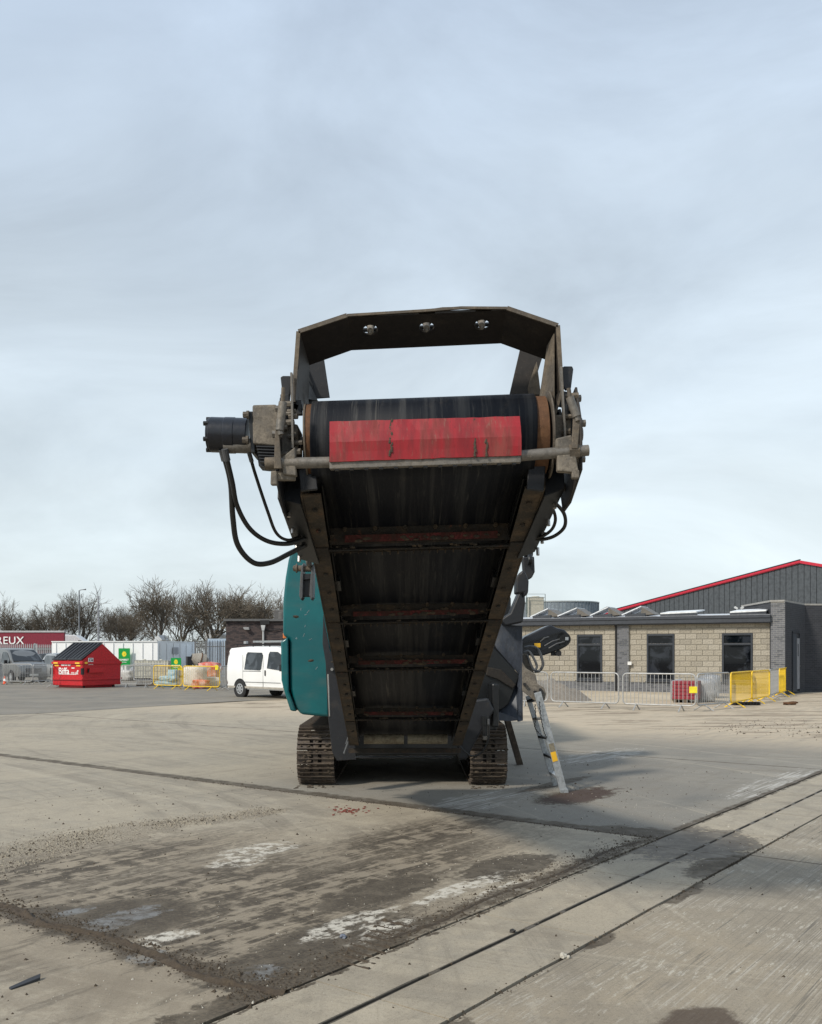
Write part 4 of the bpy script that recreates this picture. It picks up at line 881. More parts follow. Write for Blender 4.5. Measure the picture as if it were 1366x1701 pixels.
# leaning timber pallet ramp
def pallet(name, M4, label, cat='pallet', group=None, n=9):
    o = empty(name, (0, 0, 0), 0, label, cat, group); o.matrix_world = M4
    wood = M.setdefault('wood', worn('weathered timber', (.15, .115, .08), (.08, .06, .045), .5, .85, 9))
    sl = MB().box((0, 0, 0), (.09, 1.0, .02)).mesh('board', wood)
    for i in range(n): link('board', sl, o, (-.55+i*1.1/(n-1), 0, .13))
    for i in range(3): link('board', sl, o, (-.55+i*.55, 0, .0))
    for y in (-.45, 0, .45): m = MB(); m.box((0, y, .065), (1.2, .09, .10)); m.build('bearer', wood, o)
    return o
pp = G(1338, 1147); pallet('timber_pallet', Matrix.Translation((pp.x+.1, pp.y, .42)) @ Matrix.Rotation(R(42), 4, 'Z') @ Matrix.Rotation(R(48), 4, 'Y'), 'weathered timber pallet leaning in front of the dark corner doorway')
# warehouse with red verge
wa = P(1040, 1011, 62); wb = P(1331, 934, 52); 
wd = (Vector((wb.x, wb.y, 0))-Vector((wa.x, wa.y, 0))); wlen = wd.length; wd.normalize(); angH = math.atan2(wd.y, wd.x)
ww = empty('warehouse', (wa.x, wa.y, 0), angH, 'big grey clad warehouse gable with bright red verge rising behind the low building', 'warehouse')
za, zb = wa.z, wb.z; zc_ = zb-.33*(zb-za)/wlen*0-.18*7
clad = worn('grey cladding panel', (.075, .085, .095), (.10, .11, .11), .2, .45, 1.2, bump=.05)
seam = plain('cladding seam', (.018, .02, .024), .5)
def roofz(x): return za+(zb-za)*x/wlen if x <= wlen else zb-(x-wlen)*.235
m = MB(); m.prism([(-2, 0, 0), (wlen+14, 0, 0), (wlen+14, 0, roofz(wlen+14)), (wlen, 0, zb), (-2, 0, roofz(-2))], (0, 40, 0)); cw = m.build('wall', seam, ww)
x = -1.9; pw = .365
while x < wlen+8:
    xa, xb = x, x+pw-.035
    m = MB(); m.prism([(xa, -.03, .2), (xb, -.03, .2), (xb, -.03, roofz(xb)-.05), (xa, -.03, roofz(xa)-.05)], (0, .028, 0)); m.build('cladding_panel', clad, ww); x += pw
m = MB(); red_v = plain('red verge', (.52, .02, .045), .4)
m.bar((-2, -.06, roofz(-2)+.02), (wlen, -.06, zb+.02), .14, .15, (0, 0, 1)); m.bar((wlen, -.062, zb+.02), (wlen+14, -.062, roofz(wlen+14)+.02), .14, .15); vg = m.build('verge', red_v, ww)
m = MB(); m.bar((-2, -.14, roofz(-2)-.02), (wlen, -.14, zb-.02), .012, .02); m.build('verge_lip', plain('dark red verge line', (.25, .01, .02)), vg)  # thin darker red strip along the verge
m = MB(); m.bar((-2, -.07, roofz(-2)+.14), (wlen, -.07, zb+.14), .10, .05); m.build('roof_edge', seam, ww)
m = MB(); m.prism([(-6, 2, za-.3), (-2, 2, za+.1), (4, 2, za+1.1), (4, 2, za-.4)], (0, 10, 0)); m.build('lean_to_roof', seam, ww)
# round tank
tp = P(941, 1010, 75); tr_ = 66/F*75
tk = empty('round_tank', (tp.x, tp.y+tr_, 0), 0, 'wide round galvanised tank showing above the low roof', 'tank')
m = MB(); zt = P(941, 999.5, 75).z; m.cyl((0, 0, 0), (0, 0, zt), tr_, n=64); m.build('tank_wall', worn('galvanised tank', (.22, .26, .29), (.30, .32, .33), .5, .5, .6, metal=.2), tk, smooth=True)
m = MB(); m.cyl((0, 0, zt), (0, 0, zt+.09), tr_+.06, n=64); m.build('rim', plain('tank rim', (.33, .36, .36)), tk, smooth=True)
m = MB()
for i in range(64):
    an = 2*math.pi*i/64; m.box(((tr_+.01)*math.cos(an), (tr_+.01)*math.sin(an), zt/2), (.05, .05, zt), Matrix.Rotation(an, 3, 'Z'))
m.build('stiffener_ribs', plain('tank rib', (.19, .22, .25)), tk, kind='stuff')
hp = P(890, 1000, 70); hb = empty('roof_housing', (hp.x, hp.y, 0), 0, 'small beige housing with a handrail beside the round tank', 'housing')
m = MB(); m.box((0, 0, (hp.z+.35)/2), (1.1, 1.0, hp.z+.35)); m.cyl((0, 0, hp.z+.35), (0, 0, hp.z+.42), .3, n=16); m.build('housing_body', plain('beige housing', (.42, .40, .33)), hb, bevel=.03)
m = MB(); z = hp.z
for x in (-.75, .62): m.cyl((x, -.7, 0), (x, -.7, z+.55), .025, n=6)
for zz in (z+.05, z+.30, z+.55): m.cyl((-.75, -.7, zz), (.62, -.7, zz), .015, n=6)
m.box((-.75, -.7, z-.3), (.12, .12, 1.2)); m.build('handrail', plain('rail steel', (.12, .15, .14)), hb)
# rooflights and solar panels on the low roof
pan = plain('solar panel glass', (.03, .032, .038), .6, spec=.1); wht = plain('white panel frame', (.72, .74, .75), .4)
sp_l = ['leftmost solar panel on the low roof, nearest the crushing machine', 'second tilted roof panel from the crusher, above the first window', 'third tilted roof panel, above the brick pier', 'fourth tilted roof panel, just left of the red verge foot', 'fifth roof panel, flat above the middle window', 'roof panel nearest the dark brick corner block']
for i, (xa, xb, back) in enumerate(((880, 909, 1), (925, 957, 1), (979, 1009, 1), (1032, 1064, 1), (1100, 1160, 0), (1215, 1275, 0))):
    x0, x1 = LX(xa), LX(xb+(0 if back else 0)); o = empty('solar_panel', bld.matrix_world @ Vector((0, 0, 0)) if False else A0, angW, sp_l[i], 'solar panel', 'panels along the low roof')
    m = MB(); z0 = 3.22; wdt_ = x1-x0
    if back:
        q = [(x0, .1, z0), (x1, .1, z0+.34), (x1, 1.3, z0+.34), (x0, 1.3, z0)]
        m.prism(q, (0, 0, .045)); m.build('panel_frame', wht, o)
        m = MB(); m.prism([Vector(p)+Vector((.03 if j in (0, 3) else -.03, 0, .046)) for j, p in enumerate(q)], (0, 0, .004)); m.build('panel_glass', pan, o)
        m = MB(); m.prism([(x1-.02, .12, z0-.02), (x1+.55, .12, z0+.02), (x1+.03, .12, z0+.33)], (0, 1.1, .02)); m.build('panel_back', plain('dark wind plate', (.13, .115, .095)), o)
        m = MB(); m.prism([(x0+.25, -.28, z0-.12), (x1+.25, -.28, z0-.12), (x1+.25, -.28, z0+.06), (x0+.25, -.28, z0+.02)], (0, .2, 0)); m.build('tray', fascia_m, o)
    else:
        m.prism([(x0, -.3, z0), (x1, -.3, z0+.04), (x1, 1.4, z0+.18), (x0, 1.4, z0+.14)], (0, 0, .05)); m.build('panel_frame', wht, o)
        m = MB(); m.prism([(x0, -.305, z0-.14), (x1, -.305, z0-.14), (x1, -.305, z0+.0), (x0, -.305, z0-.0)], (0, .2, 0)); m.build('tray', fascia_m, o)
for i, px in enumerate((1223, 1233)):
    p = P(px, 1010, 38.5); o = empty('floodlight', p, 0, 'small pale floodlight on the roof edge, '+('left one of the two' if i == 0 else 'right one of the two')+' near the corner block', 'floodlight', 'floodlights on the roof edge')
    m = MB(); m.box((0, 0, 0), (.13, .10, .08), Matrix.Rotation((1-2*i)*.6, 3, 'Y')); m.build('lamp_head', plain('pale lamp', (.5, .5, .48)), o); m = MB(); m.cyl((.0, .05, -.3), (.0, .02, -.02), .015, n=6); m.build('bracket', M['black'], o)

# ------------------------------------------------------------ barriers
galv_b = plain('galvanised barrier', (.40, .40, .39), .45, .3); yel_b = plain('yellow barrier', (.80, .52, .02), .45)
bar_cache = {}
def barrier(a, b, kind, label, h=1.05, tilt=0, nb=17, hb_=1.0):
    a, b = Vector(a), Vector(b); Lb = (b-a).length; mat = galv_b if kind == 'g' else yel_b
    key = (kind, round(Lb, 1), h)
    o = empty('crowd_barrier', (a+b)/2, math.atan2(b.y-a.y, b.x-a.x), label, 'barrier', 'grey barriers round the yard' if kind == 'g' else 'yellow barriers round the yard')
    rx = R(tilt); o.rotation_euler.x = rx
    if key not in bar_cache:
        w = Lb/2-.02; z0, z1, r = .17, h, .12; pts = []
        for cx_, cz_, a0 in ((w-r, z1-r, 0), (-w+r, z1-r, 90), (-w+r, z0+r, 180), (w-r, z0+r, 270)):
            for k_ in range(5): an = R(a0+k_*22.5); pts.append((cx_+r*math.cos(an), 0, cz_+r*math.sin(an)))
        pts.append(pts[0]); fm = MB().tube(pts, .021, 8, False).mesh('barrier_frame', mat, smooth=True)
        bm_ = MB().cyl((0, 0, z0), (0, 0, z1), .0085, n=6, cap=False).mesh('bar', mat, smooth=True)
        ft = MB().tube([(0, -.30, 0), (0, -.02, z0), (0, .02, z0), (0, .30, 0)], .019, 6).mesh('foot', mat)
        hk = MB().tube([(0, 0, .35), (.05, 0, .35), (.05, 0, .42)], .010, 6).tube([(0, 0, .85), (.05, 0, .85), (.05, 0, .92)], .010, 6).mesh('hook', mat)
        bar_cache[key] = (fm, bm_, ft, hk, w)
    fm, bm_, ft, hk, w = bar_cache[key]
    f = link('barrier_frame', fm, o)
    for i in range(nb): link('bar', bm_, o, (-w+2*w*(i+1)/(nb+1), 0, 0))
    for x in (-w*.62, w*.62): link('foot', ft, o, (x, 0, 0))
    link('hook', hk, o, (w, 0, 0)); return o
def bp(x, y): return G(x, y)
barrier(bp(862, 1173.5), bp(911, 1174), 'g', 'grey barrier half hidden behind the machine ladder')
barrier(bp(915, 1174), bp(1029, 1178.5), 'g', 'grey barrier in front of the first window, right of the machine ladder')
barrier(bp(1034, 1179), bp(1157, 1183), 'g', 'grey barrier in front of the middle window and the red stack')
barrier(bp(1158, 1182), bp(1213, 1176), 'g', 'grey barrier in front of the grey wrapped stack, next to the yellow ones')
barrier(bp(1214, 1177), bp(1250, 1169), 'y', 'yellow barrier left of the corner block, nearest the camera of its row', nb=19)
barrier(bp(1249, 1170), bp(1279, 1164), 'y', 'middle yellow barrier of the right hand row, under the third window', nb=19)
barrier(bp(1279, 1163), bp(1296, 1156), 'g', 'grey barrier between two yellow ones beside the brick corner')
barrier(bp(1295, 1159), bp(1310, 1153), 'y', 'yellow barrier farthest right, closest to the doorway', nb=19)
# left side barriers
barrier(bp(-10, 1136), bp(4, 1135.5), 'g', 'grey barrier cut by the left picture edge')
barrier(bp(5, 1137), bp(54, 1137.5), 'g', 'grey barrier in front of the grey van side')
barrier(bp(55, 1137.5), bp(86, 1135.5), 'g', 'grey barrier in front of the grey van bonnet')
barrier(bp(86, 1143), bp(99, 1138), 'g', 'grey barrier end sticking out left of the red skip')
barrier(bp(200, 1142.5), bp(254, 1142.5), 'g', 'grey barrier just right of the red skip')
barrier(bp(222, 1135), bp(274, 1136), 'g', 'grey barrier standing behind, by the white totes')
barrier(bp(255, 1144), bp(303, 1145.5), 'y', 'yellow barrier beside the blue bags')
barrier(bp(304, 1146), bp(365, 1148), 'y', 'yellow barrier in front of the red and white bags')
barrier(bp(366, 1147.5), bp(384, 1144), 'g', 'grey barrier between the yellow ones and the white van')
for x, y in ((1144, 1144), (1152, 1144)): pass
def tagobj(name, px, py, Y, w, h, mat, label, cat):
    o = MB().box((0, 0, 0), (w, .01, h)).build(name, mat, None, label=label, cat=cat, bevel=.003); o.location = P(px, py, Y); return o
ysig = plain('yellow sign', (.85, .72, .03), .5)
p = G(1152, 1183); tagobj('yellow_tag', 1152, 1146, p.y-.05, .22, .18, ysig, 'yellow tag hanging on the grey barrier at the red stack', 'tag')
p = G(299, 1145); tagobj('yellow_tag', 299, 1111, p.y-.08, .16, .12, ysig, 'yellow tag at the top corner between the two yellow barriers', 'tag')
tagobj('yellow_tag', 360, 1109, G(360, 1148).y-.05, .13, .20, ysig, 'yellow tag at the top right of the yellow barrier by the white van', 'tag')
# sand heap and stacks inside the right barriers
def heap(name, mats, c, rx, ry, h, label, cat='heap', seed=1, n=26):
    random.seed(seed); m = MB(); vs = []; fs = []
    for j in range(n+1):
        for i in range(n+1):
            x, y = (i/n*2-1), (j/n*2-1); d = math.hypot(x, y); z = max(0, 1-d)**.85
            z *= 1+.5*mnoise.noise(Vector((x*3+seed, y*3, 0)))+.25*mnoise.noise(Vector((x*9, y*9, seed)))
            vs.append((x*rx, y*ry, z*h-.01))
    for j in range(n):
        for i in range(n): a = j*(n+1)+i; fs.append((a, a+1, a+n+2, a+n+1))
    m.add(vs, fs); o = m.build(name, mats, None, smooth=True, sharp=0, label=label, cat=cat); o.location = c; return o
grav_m = worn('grey gravel heap', (.22, .19, .155), (.36, .31, .25), .6, .95, 9, bump=1)
p = G(922, 1167); heap('gravel_heap', grav_m, (p.x-.6, p.y+1.5, 0), 2.1, 1.6, .95, 'grey brown gravel heap behind the barrier beside the ladder')
p = G(960, 1158); heap('sand_heap', GM['sand'], (p.x+2.4, p.y+1.0, 0), 4.6, 1.5, .13, 'low spread of pale sand under the windows', seed=4)
def wrapped(px, py, w, d, h, mat, label, rows, seed, rz=-.4):
    p = G(px, py); o = empty('brick_pack', (p.x, p.y, 0), rz, label, 'pack'); wood = M.setdefault('wood', worn('weathered timber', (.15, .115, .08), (.08, .06, .045), .5, .85, 9))
    m = MB(); 
    for x in (-w*.4, 0, w*.4): m.box((x, 0, .05), (.1, d, .10))
    m.box((0, 0, .11), (w, d, .02)); m.build('pallet_base', wood, o); random.seed(seed)
    nz, nx = rows; bw_, bh_ = w/nx, h/nz; me = MB().box((0, 0, 0), (bw_*.93, d, bh_*.9)).mesh('pack_block', mat)
    for r in range(nz):
        for c in range(nx): link('pack_block', me, o, (-w/2+bw_*(c+.5), random.uniform(-.015, .015), .12+bh_*(r+.5)))
    return o
redb = worn('dark red blocks', (.30, .018, .035), (.45, .38, .36), .35, .5, 9); wrapm = worn('grey shrink wrap', (.34, .35, .36), (.50, .50, .50), .6, .3, 5, bump=1.2)
o = wrapped(1141, 1167, .82, .8, .60, redb, 'dark red block stack on a pallet behind the grey barrier', (5, 6), 3)
def sack(name, c, sc, mat, label, seed, group=None, cat='bag', rz=0):
    m = MB(); bm = bmesh.new(); bmesh.ops.create_cube(bm, size=2); bmesh.ops.subdivide_edges(bm, edges=bm.edges, cuts=5, use_grid_fill=True)
    vs = []
    for v in bm.verts:
        q = v.co.copy(); l = max(abs(q.x), abs(q.y), abs(q.z)); sph = q.normalized()*1.15; q = q*.55+sph*.45
        q += Vector((mnoise.noise(q*2.2+Vector((seed, 0, 0))), mnoise.noise(q*2.2+Vector((0, seed, 0))), mnoise.noise(q*2.2+Vector((0, 0, seed)))))*.28
        q += q.normalized()*.05*mnoise.noise(q*7)
        vs.append((q.x*sc[0], q.y*sc[1], (q.z+1)*sc[2]))
    fs = [tuple(v.index for v in f.verts) for f in bm.faces]; bm.free(); m.add(vs, fs)
    o = m.build(name, mat, None, smooth=True, sharp=0, label=label, cat=cat, group=group); o.location = c; o.rotation_euler = (0, 0, rz); return o
p = G(1126, 1165); sack('wrapped_stack', (p.x, p.y, 0), (.16, .4, .36), wrapm, 'clear wrapped stack at the left side of the dark red blocks', 2, cat='stack')
p = G(1172, 1166); sack('wrapped_stack', (p.x, p.y, 0), (.26, .4, .38), wrapm, 'tall grey wrapped stack just right of the dark red blocks', 5, cat='stack')
p = G(1184, 1161); sack('wrapped_stack', (p.x+.1, p.y+.6, 0), (.28, .45, .42), wrapm, 'rearmost grey wrapped stack under the third window', 8, cat='stack')
p = G(1243, 1172); o = MB(); random.seed(4)
o = empty('drain_grid', (p.x, p.y+.2, 0), .1, 'dark slotted grid on the ground behind the first yellow barrier', 'grid')
for i in range(9): m = MB(); m.box((-.4+i*.1, 0, .05), (.05, .25, .10)); m.build('grid_bar', M['black'], o)
p = G(1358, 1147); o = empty('site_trolley', (p.x, p.y+.3, 0), .4, 'small yellow and dark trolley at the right picture edge by the brick wall', 'trolley')
m = MB(); m.box((0, 0, .28), (.5, .3, .2)); m.build('tray', ysig, o, bevel=.02); m = MB(); m.tube([(-.3, -.15, .1), (-.35, -.15, .35), (-.1, -.15, .45), (.4, -.15, .42)], .02, 6); m.cyl((-.15, -.2, .1), (-.15, -.15, .1), .1, n=14); m.cyl((.2, -.2, .1), (.2, -.15, .1), .1, n=14); m.build('trolley_frame', M['steel_dark'], o)
p = G(1312, 1171); m = MB(); m.blob((0, 0, .05), .10, 3, .4, 2, (2, 1, .6)); m.blob((.2, .05, .07), .06, 5, .4, 1, (1.6, 1, .6)); o = m.build('scrap_piece', M['rust'], None, label='small dark scrap lump on the concrete right of the yellow barriers', cat='scrap'); o.location = p
# ------------------------------------------------------------ red skip
def redm(): return worn('red skip paint', (.55, .012, .018), (.30, .03, .03), .25, .4, 3, bump=.05)
sk0 = G(137, 1143.6); sk_r = redm(); 
ks = (1143.6-HY)/CZ
# short front face runs left, long side runs to the right and back
Lp = P(91, 1143.6, 1) ; 
angS = R(60); W1, W2 = 2.02, 2.28
sk = empty('front_load_skip', sk0, angS, 'bright red front-loader waste skip with a ribbed black lid and white lettering', 'skip')
# local: x along the long (right) face, y along the short face going left/back
# corner at origin; front (lettered) face is x=0 plane from y=0 to y=W1
zt, zl = 1.42, 2.08
prof = [(0, .12), (W2, .12), (W2+.02, 1.20), (W2*.60, zl), (0, zt-.12)]
prof = [(0, .12), (W2, .12), (W2+.03, 1.22), (W2*.52, 2.06), (.0, 1.28)]
m = MB(); m.prism([(x, 0, z) for x, z in prof], (0, W1, 0)); body = m.build('skip_body', sk_r, sk, bevel=.015)
m = MB()
for z in (.42, 1.16): 
    m.box((W2/2, -.03, z), (W2+.06, .06, .10)); m.box((-.03, W1/2, z), (.06, W1+.06, .10))
m.box((W2/2, W1/2, .06), (W2*.85, W1*.8, .10)); m.build('rim', sk_r, body, bevel=.01)
m = MB(); m.box((.75, -.07, .82), (.9, .14, .22)); m.build('fork_pocket', sk_r, body, bevel=.012)
for c_, d_ in (((.29, -.07, .80), (.02, .10, .16)), ((-.03, -.03, .78), (.10, .12, .30)), ((-.03, W1+.03, .78), (.10, .10, .30))): m = MB(); m.box(c_, d_); m.build('fork_pocket_mouth', M['black'], body)
lidm = plain('black plastic lid', (.022, .023, .026), .45)
for (y0, y1) in ((0.0, W1/2-.02), (W1/2+.02, W1)):
    m = MB(); sl = Vector((W2*.52+.06, 0, 2.12-1.34)); m.prism([(-.06, y0, 1.30), (W2*.52, y0, 2.08), (W2*.52, y0, 2.12), (-.06, y0, 1.345)], (0, y1-y0, 0)); ld_ = m.build('lid', lidm, sk, bevel=.01)
    for i in range(4):
        m = MB(); yy = y0+(y1-y0)*(i+.5)/4; m.bar((.0, yy, 1.385), (W2*.52-.05, yy, 2.115), .075, .045); m.build('lid_rib', lidm, ld_, bevel=.01)
m = MB(); m.bar((W2*.52, .02, 2.10), (W2*.52, W1-.02, 2.10), .05, .05); m.build('lid_hinge', lidm, sk)
for i, (x, y) in enumerate(((.25, .2), (.25, W1-.2), (W2-.3, .2), (W2-.3, W1-.2))): m = MB(); m.cyl((x, y-.03, .05), (x, y+.03, .05), .05, n=12); m.build('castor', M['black'], sk)
white = plain('white lettering', (.85, .85, .83), .5)
rotF = (math.pi/2, 0, -math.pi/2)
def front_text(s, size, y, z, bold=0): 
    o = link('lettering', text_mesh(s, size, white, .002, bold), body, (-.012, y, z), rotF); return o
front_text('Biffa', .44, 1.62, .64, .007); front_text('.co.uk', .22, .80, .64, .003)
m = MB(); m.box((-.004, .97, .63), (.006, 1.1, .012)); m.build('lettering_underline', white, body)
front_text('0800 307 307', .115, 1.42, 1.03, .004)
ylw = plain('reflective yellow', (.85, .55, .05), .4)
m = MB(); 
for y in (.27, 1.75): m.box((-.065, y, 1.16), (.006, .30, .065)); m.box((-.005, y, 1.04), (.008, .28, .06))
m.build('reflective_strip', ylw, body)
m = MB(); m.box((.16, -.062, 1.17), (.16, .006, .09)); m.build('yellow_sticker', ylw, body)
m = MB(); m.prism([(.33, -.004, 1.08), (.62, -.004, 1.08), (.62, -.004, 1.40), (.33, -.004, 1.40)], (0, -.006, 0)); nt = m.build('white_notice', white, body)
m = MB()
for i, (x, z, w, h) in enumerate(((.36, 1.37, .22, .02), (.37, 1.30, .08, .06), (.50, 1.29, .09, .08), (.38, 1.20, .10, .05), (.52, 1.18, .06, .07), (.42, 1.12, .16, .015))): m.box((x+w/2, -.013, z), (w, .004, h))
m.build('printed_marks', M['black'], body, kind='stuff')
m = MB(); m.cyl((-.002, .30, .80), (-.012, .30, .80), .04, n=14); m.box((-.008, .62, .93), (.008, .2, .05)); m.build('round_sticker', white, body)

# ------------------------------------------------------------ vans
def van(name, loc, rz, paint, label, style, scale=1.0):
    o = empty(name, loc, rz, label, 'van'); o.scale = (scale,)*3
    Lv = 4.9; hw = .95
    if style == 'white':
        st = [(-2.42, .40, 1.30, .90), (-2.40, .36, 1.80, .96), (-2.30, .33, 1.92, 1.0), (-1.6, .32, 1.965, 1), (-.6, .32, 1.975, 1), (.4, .32, 1.96, 1), (.95, .32, 1.90, 1), (1.25, .32, 1.72, .99), (1.62, .32, 1.32, .98), (1.78, .32, 1.14, .97), (2.1, .34, 1.03, .93), (2.35, .36, .86, .84), (2.44, .42, .62, .70)]
    else:
        st = [(-2.5, .45, 1.30, .90), (-2.47, .36, 1.80, .96), (-2.35, .33, 1.93, 1.0), (-1.6, .32, 1.975, 1), (-.6, .32, 1.985, 1), (.3, .32, 1.97, 1), (.72, .32, 1.90, 1), (1.05, .32, 1.70, .99), (1.5, .32, 1.34, .98), (1.72, .32, 1.18, .97), (2.1, .34, 1.09, .93), (2.38, .38, .96, .86), (2.47, .44, .70, .74)]
    def yy(z, k):
        if z < .6: f = .955+.045*(z-.3)/.3
        elif z < 1.15: f = 1.0
        else: f = 1-.16*(z-1.15)/.85
        return hw*f*k
    zs = [0, .25, .5, .75, 1.0, 1.12, 1.3, 1.5, 1.7, 1.85, 1.93]
    vs = []; nc = 0
    rows = []
    for (x, zb, zt_, k) in st:
        row = []
        for q in range(9): z = zb+(zt_-zb-.06)*q/8; row.append((x, yy(z, k), z))
        row += [(x, yy(zt_-.06, k)-.06, zt_-.015), (x, yy(zt_, k)*.55, zt_+.012), (x, 0, zt_+.02)]
        full = row+[(a, -b, c) for a, b, c in reversed(row[:-1])]; rows.append(full)
    m = MB(); n_ = len(rows[0]); vs = [p for r in rows for p in r]; fs = []
    for i in range(len(rows)-1):
        for j in range(n_-1): a = i*n_+j; fs.append((a, a+n_, a+n_+1, a+1))
        fs.append((i*n_+n_-1, (i+1)*n_+n_-1, (i+1)*n_, i*n_))
    fs.append(tuple(range(n_))); fs.append(tuple(range(len(rows)*n_-1, (len(rows)-1)*n_-1, -1)))
    m.add(vs, fs); body = m.build('body', paint, o, smooth=True, sharp=28)
    # wheel arches are dark discs proud of the body, then wheels
    blk = M['black']; tyre = M.setdefault('tyre', plain('tyre rubber', (.018, .018, .018), .85)); rim = M.setdefault('rim', plain('silver wheel trim', (.42, .43, .44), .35, .5)); trim = M.setdefault('trim', plain('grey plastic trim', (.045, .047, .05), .65))
    for x in (-1.53, 1.52):
        for s in (-1, 1):
            m = MB(); m.cyl((x, s*(hw-.16), .345), (x, s*(hw+.004), .345), .385, n=28); m.build('wheel_arch', blk, body)
            m = MB(); m.cyl((x, s*(hw-.20), .325), (x, s*(hw+.012), .325), .325, n=32); w = m.build('wheel', tyre, o, smooth=True, bevel=.02)
            m = MB(); y1 = s*(hw+.014)
            m.cyl((x, s*(hw-.02), .325), (x, y1, .325), .21, n=28)
            m.build('rim', rim, w, bevel=.006)
            m = MB()
            for q in range(7): an = q*2*math.pi/7+.3; m.cyl((x+.135*math.cos(an), s*(hw), .325+.135*math.sin(an)), (x+.135*math.cos(an), y1+s*.003, .325+.135*math.sin(an)), .034, n=8)
            m.build('rim_openings', blk, w, kind='stuff')
    def side_poly(s, pts, mat, nm, par, off=.016, th=.02):
        m = MB(); m.prism([(x, s*(yy(z, 1)+off), z) for x, z in pts], (0, -s*th, 0)); return m.build(nm, mat, par)
    G_ = M['glass_car']
    for s in (-1, 1):
        if style == 'white':
            side_poly(s, [(-1.25, 1.08), (-.30, 1.06), (-.22, 1.12), (-.22, 1.62), (-.30, 1.73), (-1.16, 1.75), (-1.23, 1.66)], G_, 'side_window', body)
            w = side_poly(s, [(.12, 1.14), (.95, 1.06), (1.28, 1.10), (1.18, 1.30), (.80, 1.68), (.62, 1.76), (.18, 1.77), (.12, 1.68)], G_, 'door_window', body)
            hz_ = .96; hx = .02
        else:
            w = side_poly(s, [(.05, 1.16), (.85, 1.10), (1.38, 1.12), (1.25, 1.34), (.80, 1.70), (.55, 1.77), (.12, 1.78), (.05, 1.70)], G_, 'door_window', body); hz_ = .98; hx = .0
        side_poly(s, [(-2.2, .52), (-1.95, .52), (-1.95, .60), (-2.2, .60)] if False else [(-1.1, .40), (1.1, .40), (1.1, .47), (-1.1, .47)], trim if style != 'white' else paint, 'sill_trim', body, .012, .02)
        m = MB(); m.box((hx, s*(hw+.018), hz_), (.055, .03, .21)); m.build('handle', blk, body, bevel=.01)
        m = MB(); m.box((1.12, s*(hw+.13), 1.17), (.09, .18, .26)); m.bar((1.15, s*hw*.95, 1.10), (1.14, s*(hw+.1), 1.12), .04, .04); m.build('mirror', blk, body, bevel=.03)
        m = MB(); gx = ((-.12, .01),) if style == 'white' else ((-.08, .01),)
        for x, _ in gx: m.box((x, s*(hw+.0), 1.0), (.010, .010, 1.3))
        m.box((-1.35, s*(hw+.0), 1.0), (.010, .010, 1.3)); m.box((.85 if style != 'white' else 1.05, s*(hw-.002), .8), (.010, .012, .9)); m.build('door_gaps', trim, body, kind='stuff')
        m = MB(); m.prism([(-2.38, s*.93, .50), (-2.44, s*.80, .50), (-2.44, s*.74, 1.75), (-2.37, s*.84, 1.75)], (.07, s*.012, 0)); m.build('tail_lamp', M.setdefault('redlens', plain('dark tail lens', (.06, .012, .014), .3)), body, bevel=.02)
        m = MB(); zz = .80 if style == 'white' else .86
        m.prism([(2.28, s*.80, zz-.10), (2.34, s*.56, zz-.08), (2.20, s*.60, zz+.16), (1.98, s*.85, zz+.18)], (.10, s*.02, 0)); m.build('headlight', M.setdefault('lens', plain('headlight lens', (.42, .44, .46), .12)), body, bevel=.015)
    xa, za_, xb, zb_ = (.98, 1.86, 1.72, 1.20) if style == 'white' else (.76, 1.86, 1.66, 1.23)
    dn = Vector((za_-zb_, 0, xb-xa)).normalized()*.03
    m = MB(); m.prism([Vector((xa, -.70, za_))+dn, Vector((xa, .70, za_))+dn, Vector((xb, .85, zb_))+dn, Vector((xb, -.85, zb_))+dn], -dn*.9); m.build('windscreen', G_, body)
    m = MB(); m.box((2.42, 0, .42), (.16, 1.60, .22)); m.box((-2.44, 0, .45), (.14, 1.75, .20)); m.build('bumper', trim, body, bevel=.05, seg=3)
    m = MB(); m.box((2.44, 0, .70), (.06, .95, .24)); gr = m.build('grille', blk, body, bevel=.02)
    m = MB()
    for z in (.64, .70, .76): m.box((2.475, 0, z), (.01, .9, .012))
    m.build('grille_bars', rim, body, kind='stuff')
    m = MB(); m.box((2.51, 0, .45), (.01, .50, .11)); m.build('number_plate', plain('plate', (.6, .6, .55)), body)
    m = MB(); m.box((-2.45, 0, 1.45), (.02, 1.35, .45)); m.build('rear_window', G_, body)
    if style == 'white':
        m = MB()
        for x in (-2.0, -1.0, 0, .7): m.box((x, 0, 2.05), (.04, 1.5, .03)); m.cyl((x, -.72, 1.95), (x, -.72, 2.07), .02, n=6); m.cyl((x, .72, 1.95), (x, .72, 2.07), .02, n=6)
        for y in (-.74, .74): m.bar((-2.2, y, 2.06), (.9, y, 2.06), .03, .03)
        m.build('roof_rack', blk, o)
        for s in (-1, 1):
            m = MB(); m.box((-.2, s*(hw+.004), .60), (2.2, .012, .014)); m.box((-.8, s*(yy(1.02, 1)+.004), 1.02), (1.1, .012, .018)); m.build('door_rail', trim, body, kind='stuff')
            m = MB(); m.prism([(-2.3, s*(hw+.006), .36), (2.0, s*(hw+.006), .36), (2.0, s*(hw+.006), .42), (-2.3, s*(hw+.006), .44)], (0, -s*.03, 0)); m.build('sill', M.setdefault('road_dirt', plain('road dirt film', (.36, .33, .28), .8)), body)
        m = MB()
        for y in (-.55, -.2): m.bar((-1.2, y, 2.16), (2.0, y, 2.16), .05, .07)
        for i in range(13): m.bar((-1.1+i*.25, -.55, 2.16), (-1.1+i*.25, -.2, 2.16), .04, .03)
        l_ = m.build('roof_ladder', M['alu'], o)
        m = MB(); m.box((-1.35, -.80, 2.13), (.15, .1, .1)); m.build('rack_clamp', rim, o)
    return o
